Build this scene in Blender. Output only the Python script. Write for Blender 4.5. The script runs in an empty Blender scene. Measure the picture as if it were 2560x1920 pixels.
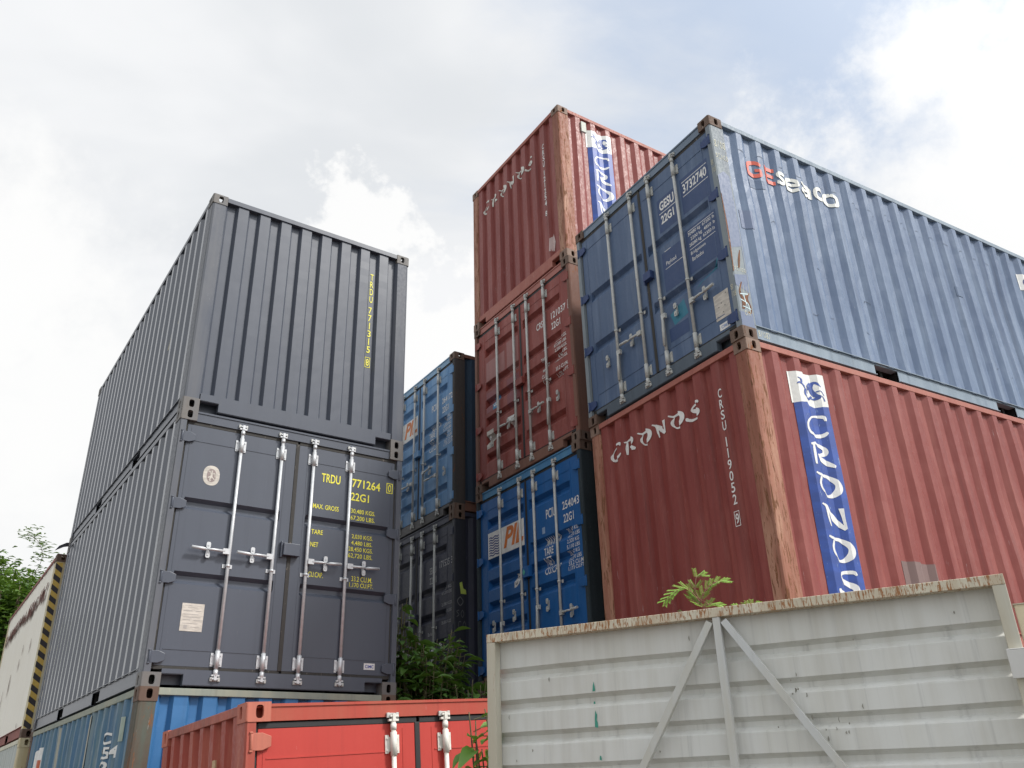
import bpy, bmesh, math, random
from mathutils import Vector, Matrix, Euler
R_ = math.radians
sc = bpy.context.scene
col = sc.collection
# ---------------------------------------------------------------- camera
EYE = 1.75
cam_d = bpy.data.cameras.new('camera'); cam = bpy.data.objects.new('camera', cam_d); col.objects.link(cam); sc.camera = cam
PITCH, ROLL, FPX = 0.4423449, -0.0304211, 2133.19
cam_d.sensor_width = 36; cam_d.lens = FPX/2560*36; cam_d.clip_end = 2000; cam_d.clip_start = .05
fwd = Vector((0, math.cos(PITCH), math.sin(PITCH))); rgt = Vector((1, 0, 0)); up = Vector((0, -math.sin(PITCH), math.cos(PITCH)))
r1 = rgt*math.cos(ROLL)+up*math.sin(ROLL); u1 = -rgt*math.sin(ROLL)+up*math.cos(ROLL)
cam.matrix_world = Matrix(((r1.x, u1.x, -fwd.x, 0), (r1.y, u1.y, -fwd.y, 0), (r1.z, u1.z, -fwd.z, EYE), (0, 0, 0, 1)))
sc.render.resolution_x = 1024; sc.render.resolution_y = 768
sc.view_settings.view_transform = 'Standard'; sc.view_settings.look = 'None'; sc.view_settings.gamma = 1; sc.view_settings.exposure = 0
# ---------------------------------------------------------------- sun + sky
SUN_AZ, SUN_EL = R_(73), R_(46)        # azimuth of the sun measured from -y (behind camera) towards +x
sdir = Vector((math.sin(SUN_AZ)*math.cos(SUN_EL), -math.cos(SUN_AZ)*math.cos(SUN_EL), math.sin(SUN_EL)))
sl = bpy.data.lights.new('sun', 'SUN'); sl.energy = 3.3; sl.angle = R_(8); sl.color = (1, .965, .91)
so = bpy.data.objects.new('sun', sl); col.objects.link(so); so.rotation_euler = sdir.to_track_quat('Z', 'Y').to_euler(); so.location = (8, -8, 14)
W = bpy.data.worlds.new('World'); sc.world = W; W.use_nodes = True
nt = W.node_tree; N = nt.nodes; Lk = nt.links; N.clear()
def wn(t, **k):
    n = N.new(t)
    for a, b in k.items(): setattr(n, a, b)
    return n
def wmath(op, a, b=None, clamp=False):
    m = wn('ShaderNodeMath', operation=op, use_clamp=clamp)
    for i, v in enumerate((a, b)):
        if v is None: continue
        if isinstance(v, (int, float)): m.inputs[i].default_value = v
        else: Lk.new(v, m.inputs[i])
    return m.outputs[0]
def wmix(f, a, b, bt='MIX'):
    m = wn('ShaderNodeMix', data_type='RGBA', blend_type=bt)
    for i, v in ((0, f), (6, a), (7, b)):
        if isinstance(v, (int, float)): m.inputs[i].default_value = v
        elif isinstance(v, tuple): m.inputs[i].default_value = (*v, 1)
        else: Lk.new(v, m.inputs[i])
    return m.outputs[2]
def wramp(f, stops):
    r = wn('ShaderNodeMapRange', interpolation_type='SMOOTHSTEP')
    Lk.new(f, r.inputs[0]); r.inputs[1].default_value, r.inputs[2].default_value = stops[:2]
    if len(stops) > 2: r.inputs[3].default_value, r.inputs[4].default_value = stops[2:]
    return r.outputs[0]
out = wn('ShaderNodeOutputWorld'); bg = wn('ShaderNodeBackground'); Lk.new(bg.outputs[0], out.inputs[0])
sky = wn('ShaderNodeTexSky', sky_type='NISHITA', sun_disc=False); sky.sun_elevation = SUN_EL; sky.sun_rotation = math.pi-SUN_AZ; sky.dust_density = 2
tc = wn('ShaderNodeTexCoord'); dirv = tc.outputs['Generated']
sep = wn('ShaderNodeSeparateXYZ'); Lk.new(dirv, sep.inputs[0])
zz = wmath('ADD', wmath('MAXIMUM', sep.outputs[2], 0.0), .22)
cmb = wn('ShaderNodeCombineXYZ'); Lk.new(wmath('DIVIDE', sep.outputs[0], zz), cmb.inputs[0]); Lk.new(wmath('DIVIDE', sep.outputs[1], zz), cmb.inputs[1])
def wnoise(vec, scale, detail, rough=.5, off=(0, 0, 0), rot=0, sc_=(1, 1, 1), dist=0):
    mp = wn('ShaderNodeMapping'); Lk.new(vec, mp.inputs[0]); mp.inputs[1].default_value = off; mp.inputs[2].default_value = (0, 0, rot); mp.inputs[3].default_value = sc_
    n = wn('ShaderNodeTexNoise'); Lk.new(mp.outputs[0], n.inputs[0]); n.inputs['Scale'].default_value = scale; n.inputs['Detail'].default_value = detail; n.inputs['Roughness'].default_value = rough; n.inputs['Distortion'].default_value = dist
    return n.outputs[0]
# plain blue of the clear sky, paled by the thin veil that covers it everywhere
clear = wmix(.82, wmix(1.0, sky.outputs[0], (.14, .14, .14), 'MULTIPLY'), (.63, .73, .89))
streak = wnoise(cmb.outputs[0], 1.5, 6, .55, (3.1, .4, 0), R_(-50), (1, 2.6, 1), .6)      # high thin cloud in streaks
fine = wnoise(cmb.outputs[0], 5.5, 7, .6, (1.3, 7.7, 0), R_(-40), (1, 1.6, 1), .3)
rgtness = wramp(sep.outputs[0], (-.22, .20, .34, -.10))    # the cloud sheet is closed to the left and breaks up to the right
cov = wmath('ADD', wmath('ADD', wmath('MULTIPLY', streak, .75), wmath('MULTIPLY', fine, .28)), rgtness)
# heavier white cloud low on the right
lowr = wmath('MULTIPLY', wramp(sep.outputs[2], (.66, .50)), .24)
cov = wmath('ADD', cov, lowr)
veil = wramp(cov, (.36, .80))
cloudcol = wmix(wramp(wnoise(cmb.outputs[0], 1.15, 5, .5, (.2, 1.9, 0), .4, (1, 1.5, 1), .4), (.40, .62)), (.775, .80, .83), (.93, .94, .955))
c1 = wmix(veil, clear, cloudcol)
# puffy cumulus: blobs placed on the sky, edges ragged with noise
puff_n = wnoise(dirv, 9, 7, .62, (4, 2, 1)); puff_f = wnoise(dirv, 26, 5, .6, (1, 5, 2))
def blob(d, rad, soft):
    v = wn('ShaderNodeVectorMath', operation='DISTANCE'); Lk.new(dirv, v.inputs[0]); v.inputs[1].default_value = Vector(d).normalized()
    dd = wmath('ADD', v.outputs['Value'], wmath('ADD', wmath('MULTIPLY', wmath('SUBTRACT', puff_n, .5), .30), wmath('MULTIPLY', wmath('SUBTRACT', puff_f, .5), .07)))
    return wramp(dd, (rad, rad-soft))
def rayd(px, py): return (fwd+(px-1280)/FPX*r1+(960-py)/FPX*u1).normalized()
pf = None
for d, rad, soft in ((rayd(895, 600), .068, .03), (rayd(800, 700), .07, .06), (rayd(1150, 690), .055, .025), (rayd(1250, 780), .10, .03), (rayd(1060, 860), .085, .03), (rayd(30, 700), .17, .12), (rayd(160, 1050), .22, .2),
                     (rayd(2500, 560), .16, .12), (rayd(2350, 120), .10, .1), (rayd(1950, 400), .10, .09), (rayd(2560, 250), .14, .12)):
    b = blob(d, rad, soft); pf = b if pf is None else wmath('MAXIMUM', pf, b)
c2 = wmix(wmath('MULTIPLY', pf, .93), c1, (1.0, 1.0, .995))
# bright veil near the horizon
hz = wramp(sep.outputs[2], (.42, .08))
c3 = wmix(wmath('MULTIPLY', hz, .8), c2, (.97, .975, .97))
# glow added to the sky round the sun, behind camera right, brightens the gate
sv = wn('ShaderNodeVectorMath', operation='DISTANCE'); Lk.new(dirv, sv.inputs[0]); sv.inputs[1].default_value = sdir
added_glow = wramp(sv.outputs['Value'], (1.02, .15))
c3 = wmix(1.0, c3, wmix(added_glow, (0, 0, 0), (1.3, 1.27, 1.2)), 'ADD')
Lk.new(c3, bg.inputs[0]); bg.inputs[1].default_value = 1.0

# ================================================================ helpers
def tag(o, label=None, cat=None, group=None, kind=None):
    for k, v in (('label', label), ('category', cat), ('group', group), ('kind', kind)):
        if v: o[k] = v
    return o
def empty(name, mat=None, loc=None, **k):
    o = bpy.data.objects.new(name, None); col.objects.link(o); o.empty_display_size = .3
    if mat is not None: o.matrix_world = mat
    if loc is not None: o.location = loc
    return tag(o, **k)
class MB:
    def __init__(s): s.v = []; s.f = []; s.sm = []
    def add(s, vs, fs, smooth=False):
        n = len(s.v); s.v += [tuple(v) for v in vs]; s.f += [tuple(i+n for i in f) for f in fs]; s.sm += [smooth]*len(fs); return s
    def box(s, x0, x1, y0, y1, z0, z1):
        return s.add([(x0, y0, z0), (x1, y0, z0), (x1, y1, z0), (x0, y1, z0), (x0, y0, z1), (x1, y0, z1), (x1, y1, z1), (x0, y1, z1)],
                     [(0, 3, 2, 1), (4, 5, 6, 7), (0, 1, 5, 4), (1, 2, 6, 5), (2, 3, 7, 6), (3, 0, 4, 7)])
    def bar(s, p, q, w, h, upv=(0, 0, 1)):
        p = Vector(p); q = Vector(q); d = (q-p).normalized(); a = d.cross(Vector(upv)).normalized(); b = a.cross(d)
        vs = [c+a*(i*w/2)+b*(j*h/2) for c in (p, q) for i, j in ((-1, -1), (1, -1), (1, 1), (-1, 1))]
        return s.add(vs, [(0, 3, 2, 1), (4, 5, 6, 7), (0, 1, 5, 4), (1, 2, 6, 5), (2, 3, 7, 6), (3, 0, 4, 7)])
    def tube(s, pts, rad, n=10, caps=True):
        pts = [Vector(p) for p in pts]; rads = rad if isinstance(rad, (list, tuple)) else [rad]*len(pts)
        vs = []; fs = []; ref = None
        for i, p in enumerate(pts):
            d = (pts[min(i+1, len(pts)-1)]-pts[max(i-1, 0)]).normalized()
            if ref is None: ref = Vector((0, 0, 1)) if abs(d.z) < .9 else Vector((1, 0, 0))
            a = d.cross(ref).normalized(); b = a.cross(d); ref = b
            for k in range(n):
                t = 2*math.pi*k/n; vs.append(p+a*(math.cos(t)*rads[i])+b*(math.sin(t)*rads[i]))
        for i in range(len(pts)-1):
            for k in range(n): fs.append((i*n+k, i*n+(k+1) % n, (i+1)*n+(k+1) % n, (i+1)*n+k))
        s.add(vs, fs, True)
        if caps:
            m = len(s.v)-len(vs); s.f += [tuple(m+k for k in reversed(range(n))), tuple(m+(len(pts)-1)*n+k for k in range(n))]; s.sm += [False, False]
        return s
    def prism(s, poly, y0, y1):           # polygon in x,z extruded along y
        n = len(poly); vs = [(x, y0, z) for x, z in poly]+[(x, y1, z) for x, z in poly]
        return s.add(vs, [tuple(range(n)), tuple(reversed(range(n, 2*n)))]+[(i, i+n, (i+1) % n+n, (i+1) % n) for i in range(n)])
    def build(s, name, mat, parent=None, bevel=0):
        me = bpy.data.meshes.new(name); me.from_pydata(s.v, [], s.f); me.polygons.foreach_set('use_smooth', s.sm); me.materials.append(mat)
        if bevel or any(s.sm) is False: pass
        bm = bmesh.new(); bm.from_mesh(me); bmesh.ops.recalc_face_normals(bm, faces=bm.faces); bm.to_mesh(me); bm.free()
        return link(name, me, parent, bevel)
def link(name, me, parent=None, bevel=0):
    o = bpy.data.objects.new(name, me); col.objects.link(o)
    if parent is not None: o.parent = parent
    if bevel:
        b = o.modifiers.new('bevel', 'BEVEL'); b.width = bevel; b.segments = 2; b.limit_method = 'ANGLE'; b.angle_limit = R_(50)
    return o

# ================================================================ materials
def shader(name):
    m = bpy.data.materials.new(name); m.use_nodes = True; t = m.node_tree; return m, t, t.nodes['Principled BSDF']
class G:                                       # tiny node-graph helper
    def __init__(s, t): s.t = t
    def n(s, ty, **k):
        x = s.t.nodes.new(ty)
        for a, b in k.items(): setattr(x, a, b)
        return x
    def l(s, a, b): s.t.links.new(a, b)
    def noise(s, vec, scale=(1, 1, 1), detail=5, rough=.55, off=(0, 0, 0), dist=0):
        mp = s.n('ShaderNodeMapping'); s.l(vec, mp.inputs[0]); mp.inputs[3].default_value = scale; mp.inputs[1].default_value = off
        x = s.n('ShaderNodeTexNoise'); s.l(mp.outputs[0], x.inputs[0]); x.inputs['Scale'].default_value = 1; x.inputs['Detail'].default_value = detail; x.inputs['Roughness'].default_value = rough; x.inputs['Distortion'].default_value = dist
        return x.outputs[0]
    def step(s, f, a, b, lo=0, hi=1):
        r = s.n('ShaderNodeMapRange', interpolation_type='SMOOTHSTEP'); s.l(f, r.inputs[0])
        for i, v in enumerate((a, b, lo, hi)): r.inputs[i+1].default_value = v
        return r.outputs[0]
    def m(s, op, a, b, clamp=False):
        x = s.n('ShaderNodeMath', operation=op, use_clamp=clamp)
        for i, v in enumerate((a, b)):
            if isinstance(v, (int, float)): x.inputs[i].default_value = v
            else: s.l(v, x.inputs[i])
        return x.outputs[0]
    def mix(s, f, a, b, bt='MIX'):
        x = s.n('ShaderNodeMix', data_type='RGBA', blend_type=bt)
        for i, v in ((0, f), (6, a), (7, b)):
            if isinstance(v, (int, float)): x.inputs[i].default_value = v
            elif isinstance(v, tuple): x.inputs[i].default_value = (*v, 1)
            else: s.l(v, x.inputs[i])
        return x.outputs[2]
RUST = (.17, .065, .03); RUST2 = (.30, .13, .06)
_seed = [0]
def paint(name, base, alt=None, var=.5, rust=.1, scratch=.1, dirt=.25, rough=.5, bump=.25, rustcol=RUST, pale=None, pale_amt=0, spec=.28, rs=(11, 11, 3.2), fineamp=1):
    """weathered gloss paint on steel: patchy fade, rain streaks, chips and rust; all in the object's own metres"""
    _seed[0] += 1; o = (_seed[0]*3.71, _seed[0]*1.37, _seed[0]*2.11)
    m, t, b = shader(name); g = G(t); tc = g.n('ShaderNodeTexCoord').outputs['Object']
    alt = alt or tuple(c*.72 for c in base)
    patch = g.noise(tc, (1.1, 1.1, .9), 4, .6, o, .4); streak = g.noise(tc, (9, 9, .55), 6, .6, o); fine = g.noise(tc, (38, 38, 30), 4, .65, o)
    f = g.m('ADD', g.m('MULTIPLY', patch, .5), g.m('MULTIPLY', streak, .5))
    c = g.mix(g.m('MULTIPLY', g.step(f, .38, .64), var), base, alt)
    if pale_amt:
        c = g.mix(g.m('MULTIPLY', g.step(g.noise(tc, (6, 6, .8), 7, .65, (o[1], o[2], o[0])), .44, .66), pale_amt), c, pale or tuple(min(1, x*1.5+.04) for x in base))
    c = g.mix(g.m('MULTIPLY', g.step(g.noise(tc, (14, 14, .35), 5, .7, (o[2], o[0], 0)), .52, .78), dirt), c, tuple(x*.42+.012 for x in base))
    rgh = g.step(fine, .3, .7, rough-.08*fineamp, rough+.12*fineamp)
    if scratch:
        s_ = g.noise(tc, (70, 70, 5), 5, .7, (o[2], o[1], 1)); msk = g.m('MULTIPLY', g.step(s_, .665, .70), g.step(patch, .42, .60))
        c = g.mix(g.m('MULTIPLY', msk, min(1, scratch*4)), c, tuple(min(1, x*.6+.28) for x in base))
    hgt = fine
    if rust:
        rn = g.noise(tc, rs, 9, .72, (o[1], o[0], o[2]), .8); th = .74-.30*rust
        rm = g.step(rn, th, th+.045)
        if rust >= .45: rc = g.mix(g.noise(tc, (25, 25, 8), 5, .7, o), rustcol, RUST2)
        else: rc = rustcol
        c = g.mix(rm, c, rc)
        add = g.n('ShaderNodeMapRange'); g.l(rm, add.inputs[0]); add.inputs[3].default_value = 0; add.inputs[4].default_value = .35
        rgh = g.m('ADD', rgh, add.outputs[0], True); hgt = g.m('SUBTRACT', fine, g.m('MULTIPLY', rm, .5))
    g.l(c, b.inputs['Base Color']); g.l(rgh, b.inputs['Roughness']); b.inputs['Specular IOR Level'].default_value = spec
    if bump:
        wave = g.noise(tc, (2.2, 2.2, 1.5), 3, .5, o); h = g.m('ADD', g.m('MULTIPLY', hgt, .0012*fineamp), g.m('MULTIPLY', wave, .022))
        bp = g.n('ShaderNodeBump'); bp.inputs['Strength'].default_value = bump; bp.inputs['Distance'].default_value = 1; g.l(h, bp.inputs['Height']); g.l(bp.outputs[0], b.inputs['Normal'])
    return m
def flat(name, base, rough=.6, worn=0, wornto=None, metal=0, nscale=(20, 20, 20), var=.12):
    m, t, b = shader(name); g = G(t); tc = g.n('ShaderNodeTexCoord').outputs['Object']
    c = g.mix(g.step(g.noise(tc, nscale, 5, .6), .35, .65), tuple(x*(1-var) for x in base), base)
    if worn: c = g.mix(g.step(g.noise(tc, (26, 26, 9), 6, .75, (2, 3, 1)), .70-.25*worn, .74-.25*worn), c, wornto)
    g.l(c, b.inputs['Base Color']); b.inputs['Roughness'].default_value = rough; b.inputs['Metallic'].default_value = metal
    return m
M = {}
M['rubber'] = flat('rubber', (.022, .022, .024), .65)
M['rubber_worn'] = flat('rubber_worn', (.045, .043, .04), .8, .35, (.16, .14, .12))
M['dark'] = flat('painted_void_shade', (.012, .012, .012), .9)  # near-black that paints in the shade of fork pockets; floors share it
M['galv'] = flat('galvanised', (.62, .64, .66), .38, .12, (.32, .30, .27), .25)
M['galv_old'] = flat('galvanised_old', (.52, .53, .51), .55, .3, (.20, .15, .11), .15)
M['white_bar'] = flat('white_painted_steel', (.78, .76, .70), .45, .2, (.45, .36, .24))
M['white_text'] = flat('white_vinyl', (.80, .80, .78), .5)
M['yellow_text'] = flat('yellow_vinyl', (.86, .80, .06), .5)
M['plate'] = flat('paper_plate', (.62, .58, .52), .6, .15, (.35, .33, .30), 0, (12, 12, 40), .25)
M['wood'] = flat('floor_wood', (.20, .13, .08), .8)

# ================================================================ corrugation profiles
def corr_breaks(s0, s1, period, wo, ws, phase, depth):
    """piecewise-linear sheet profile: list of (s, depth), outer face 0"""
    pts = [(s0, None)]; k = math.floor((s0-phase)/period)-1
    while True:
        a = phase+k*period
        for q, d in ((a, 0), (a+wo, 0), (a+wo+ws, depth), (a+period-ws, depth)):
            if s0 < q < s1: pts.append((q, d))
        if a > s1: break
        k += 1
    pts.append((s1, None)); f = corr_fn(period, wo, ws, phase, depth)
    return [(s, f(s) if d is None else d) for s, d in pts]
def corr_fn(period, wo, ws, phase, depth):
    def f(s):
        r = (s-phase) % period
        if r <= wo: return 0.
        if r <= wo+ws: return depth*(r-wo)/ws
        if r <= period-ws: return depth
        return depth*(period-r)/ws
    return f

# ================================================================ lettering
_fc = {}
def text_2d(s, bold=0.0, italic=0.0):
    """returns verts, faces normalised to its own bounding box 0..1"""
    k = (s, bold, italic)
    if k in _fc: return _fc[k]
    cu = bpy.data.curves.new('t', 'FONT'); cu.body = s; cu.size = 1; cu.offset = bold; cu.resolution_u = 3; cu.shear = italic; cu.fill_mode = 'BOTH' if hasattr(cu, 'fill_mode') else cu.fill_mode
    ob = bpy.data.objects.new('t', cu); col.objects.link(ob); dg = bpy.context.evaluated_depsgraph_get(); dg.update()
    me = bpy.data.meshes.new_from_object(ob.evaluated_get(dg)); vs = [tuple(v.co) for v in me.vertices]; fs = [tuple(p.vertices) for p in me.polygons]
    bpy.data.objects.remove(ob); bpy.data.curves.remove(cu); bpy.data.meshes.remove(me)
    x0 = min(v[0] for v in vs); x1 = max(v[0] for v in vs); y0 = min(v[1] for v in vs); y1 = max(v[1] for v in vs)
    r = ([((v[0]-x0)/(x1-x0), (v[1]-y0)/(y1-y0)) for v in vs], fs, (x1-x0)/(y1-y0)); _fc[k] = r; return r
def catmull(pts, n=7):
    if len(pts) < 3: return pts
    P = [pts[0]]+list(pts)+[pts[-1]]; o = []
    for i in range(1, len(P)-2):
        for k in range(n):
            t = k/n; o.append(tuple(.5*((2*P[i][j])+(-P[i-1][j]+P[i+1][j])*t+(2*P[i-1][j]-5*P[i][j]+4*P[i+1][j]-P[i+2][j])*t*t+(-P[i-1][j]+3*P[i][j]-3*P[i+1][j]+P[i+2][j])*t**3) for j in range(len(pts[0]))))
    o.append(P[-2]); return o
def stroke(pts, smooth=True):
    """(x,y,width) centre line -> ribbon of quads"""
    p = catmull(pts) if smooth else pts; vs = []; fs = []
    for i, (x, y, w) in enumerate(p):
        a = p[max(i-1, 0)]; b = p[min(i+1, len(p)-1)]; dx, dy = b[0]-a[0], b[1]-a[1]; l = math.hypot(dx, dy) or 1
        nx, ny = -dy/l*w/2, dx/l*w/2; vs += [(x+nx, y+ny), (x-nx, y-ny)]
    fs = [(2*i, 2*i+1, 2*i+3, 2*i+2) for i in range(len(p)-1)]
    return vs, fs
class Surf:
    """a face of a container: maps (u, v, lift) to local 3-D, knows its creases"""
    def __init__(s, fn, ucuts=(), vcuts=()): s.fn = fn; s.uc = list(ucuts); s.vc = list(vcuts)
def mark(name, mat, parent, surf, shapes, label=None, glue=False):
    """shapes: list of (verts2d in surface coordinates, faces, lift)"""
    if name in ('paint_patch', 'sticker', 'rust_patch', 'rivet', 'panel_seam', 'lettering') and not glue and len(shapes) > 1: return [mark(name, mat, parent, surf, [q], label) for q in shapes]
    bm = bmesh.new(); lay = bm.verts.layers.float.new('lift')
    for vs, fs, lift in shapes:
        b = []
        for x, y in vs:
            v = bm.verts.new((x, y, 0)); v[lay] = lift; b.append(v)
        for f in fs:
            try: bm.faces.new([b[i] for i in f])
            except Exception: pass
    bm.verts.ensure_lookup_table()
    us = [v.co.x for v in bm.verts]; vv = [v.co.y for v in bm.verts]
    for cuts, ax, lo, hi in ((surf.uc, 0, min(us), max(us)), (surf.vc, 1, min(vv), max(vv))):
        for c in cuts:
            if lo < c < hi:
                co = [0, 0, 0]; co[ax] = c; no = [0, 0, 0]; no[ax] = 1
                bmesh.ops.bisect_plane(bm, geom=bm.verts[:]+bm.edges[:]+bm.faces[:], plane_co=co, plane_no=no, dist=1e-6)
    for v in bm.verts: v.co = surf.fn(v.co.x, v.co.y, v[lay])
    me = bpy.data.meshes.new(name); bm.to_mesh(me); bm.free(); me.materials.append(mat)
    o = link(name, me, parent)
    if label: o['label'] = label
    return o
def T(s, u0, u1, v0, v1, bold=.012, italic=0, lift=.0015):
    vs, fs, asp = text_2d(s, bold, italic); return ([(u0+x*(u1-u0), v0+y*(v1-v0)) for x, y in vs], fs, lift)
def TC(ch, uc, v0, h, w, bold=.015, lift=.0015, flip=1):
    vs, fs, asp = text_2d(ch, bold); ww = min(w, asp*h*.8) if ch in '1I' else w
    return ([(uc+flip*(x-.5)*ww, v0+y*h) for x, y in vs], fs, lift)
def rect(u0, u1, v0, v1, lift=.001): return ([(u0, v0), (u1, v0), (u1, v1), (u0, v1)], [(0, 1, 2, 3)], lift)
def frame_(u0, u1, v0, v1, t, lift=.0015):
    return ([(u0, v0), (u1, v0), (u1, v1), (u0, v1), (u0+t, v0+t), (u1-t, v0+t), (u1-t, v1-t), (u0+t, v1-t)], [(0, 1, 5, 4), (1, 2, 6, 5), (2, 3, 7, 6), (3, 0, 4, 7)], lift)
def S(pts, u0, v0, su, sv, lift=.0015, smooth=True):
    vs, fs = stroke(pts, smooth); return ([(u0+x*su, v0+y*sv) for x, y in vs], fs, lift)
def vert_id(prefix, digits, check, uc, vtop, h=.09, w=.047, pitch=.107, boxed=True):
    r = [TC(c, uc, vtop-i*pitch-h, h, w) for i, c in enumerate(prefix)]
    r += [TC(c, uc-.003, vtop-(i+4.45)*pitch-h, h, w) for i, c in enumerate(digits)]
    v0 = vtop-11.05*pitch-h
    r.append(TC(check, uc-.006, v0, h, w*.85))
    if boxed: r.append(frame_(uc-.038, uc+.026, v0-.022, v0+h+.022, .006))
    return r
# broad-nib capitals of the red containers' side name (unit box)
CAL = {
 'C': [[(.98, .80, .05), (.93, .98, .13), (.55, .97, .07), (.20, .72, .05), (.06, .40, .06), (.14, .08, .10), (.45, .02, .13), (.80, .10, .13), (.98, .26, .05)]],
 'R': [[(.14, .98, .06), (.12, .5, .10), (.10, 0, .05)], [(.02, .90, .03), (.35, .99, .12), (.72, .86, .16), (.70, .60, .15), (.30, .47, .05)], [(.36, .48, .08), (.62, .25, .20), (1.0, .02, .10)]],
 'O': [[(.0, 1.0, .02), (.20, .92, .10), (.60, .93, .13), (.93, .66, .20), (.94, .36, .22), (.68, .08, .14), (.36, .04, .07), (.14, .26, .05), (.10, .55, .04), (.20, .84, .05)]],
 'N': [[(-.02, 1.0, .05), (.12, .86, .07), (.16, .4, .07), (.22, .05, .03)], [(.06, .98, .07), (.45, .52, .22), (.90, .0, .10)], [(.86, .92, .13), (.88, .5, .08), (.90, .06, .03)]],
 'S': [[(.92, .84, .04), (.82, .97, .12), (.45, .93, .10), (.22, .74, .09), (.42, .56, .17), (.78, .38, .19), (.80, .16, .14), (.45, .03, .09), (.08, .07, .13), (.02, .22, .03)]],
}
def cal_word(mat, c, surf, word, u0, v0, w, h, du, dv, k_=1.25):
    for i, ch in enumerate(word):
        mark('lettering', mat, c, surf, [S([(x, y, max(.085, q*k_)) for x, y, q in st], u0+i*du, v0+i*dv, w, h, .003+.0004*k) for k, st in enumerate(CAL[ch])], glue=True)
BOLD = {
 'G': [[(.95, .74, .20), (.60, .90, .22), (.22, .78, .24), (.10, .5, .25), (.22, .20, .24), (.60, .10, .22), (.90, .20, .22), (.90, .42, .18)], [(.60, .44, .17), (.98, .44, .17)]],
 'E': [[(.16, 0, .30), (.16, 1, .30)], [(.32, .89, .22), (1, .89, .22)], [(.32, .5, .20), (.92, .5, .20)], [(.32, .11, .22), (1, .11, .22)]],
 's': [[(.90, .78, .24), (.50, .88, .24), (.18, .72, .26), (.50, .52, .26), (.82, .30, .26), (.50, .12, .24), (.08, .22, .24)]],
 'e': [[(.16, .50, .22), (.86, .52, .22), (.80, .78, .25), (.50, .88, .24), (.18, .74, .28), (.13, .48, .28), (.22, .18, .28), (.55, .11, .24), (.90, .22, .20)]],
 'a': [[(.12, .80, .22), (.50, .88, .24), (.82, .72, .28), (.84, .4, .28), (.84, .0, .28)], [(.72, .55, .20), (.34, .50, .22), (.16, .30, .26), (.34, .11, .22), (.70, .22, .2)]],
 'c': [[(.92, .72, .26), (.58, .88, .25), (.22, .76, .28), (.13, .5, .28), (.22, .22, .28), (.58, .12, .25), (.92, .26, .26)]],
 'o': [[(.5, .89, .23), (.82, .76, .26), (.88, .5, .27), (.80, .22, .26), (.5, .11, .23), (.20, .22, .26), (.12, .5, .27), (.20, .77, .26), (.5, .885, .23)]]}
def bold_word(mat, c, surf, spec):
    for ch, u0, u1, v0, v1 in spec:
        mark('lettering', mat, c, surf, [S(st, u0, v0, u1-u0, v1-v0, .003+.0004*k, len(st) > 2) for k, st in enumerate(BOLD[ch])], glue=True)
def sea_horse(u0, v0, su, sv):
    """the small blue winged sea-horse crest of the side banner"""
    P = [[(.60, .62, .05), (.66, .86, .10), (.76, .93, .12), (.86, .80, .06), (.92, .74, .03)],
         [(.66, .88, .12), (.60, .62, .16), (.66, .36, .20), (.78, .20, .14), (.66, .08, .10), (.52, .10, .05)],
         [(.74, .46, .05), (.88, .52, .04), (.98, .30, .03)], [(.78, .30, .05), (.92, .22, .04), (.96, .02, .06)],
         [(.58, .20, .08), (.42, .02, .10), (.26, .16, .12), (.30, .44, .10), (.42, .46, .06), (.44, .32, .03)],
         [(.30, .40, .09), (.20, .62, .06), (.08, .70, .08), (.0, .62, .02)], [(.16, .68, .05), (.16, .88, .07), (.04, .96, .02)], [(.60, .9, .05), (.50, .74, .05), (.48, .5, .04)]]
    return [S(p, u0, v0, su, sv, .0025+.0003*i) for i, p in enumerate(P)]

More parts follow.
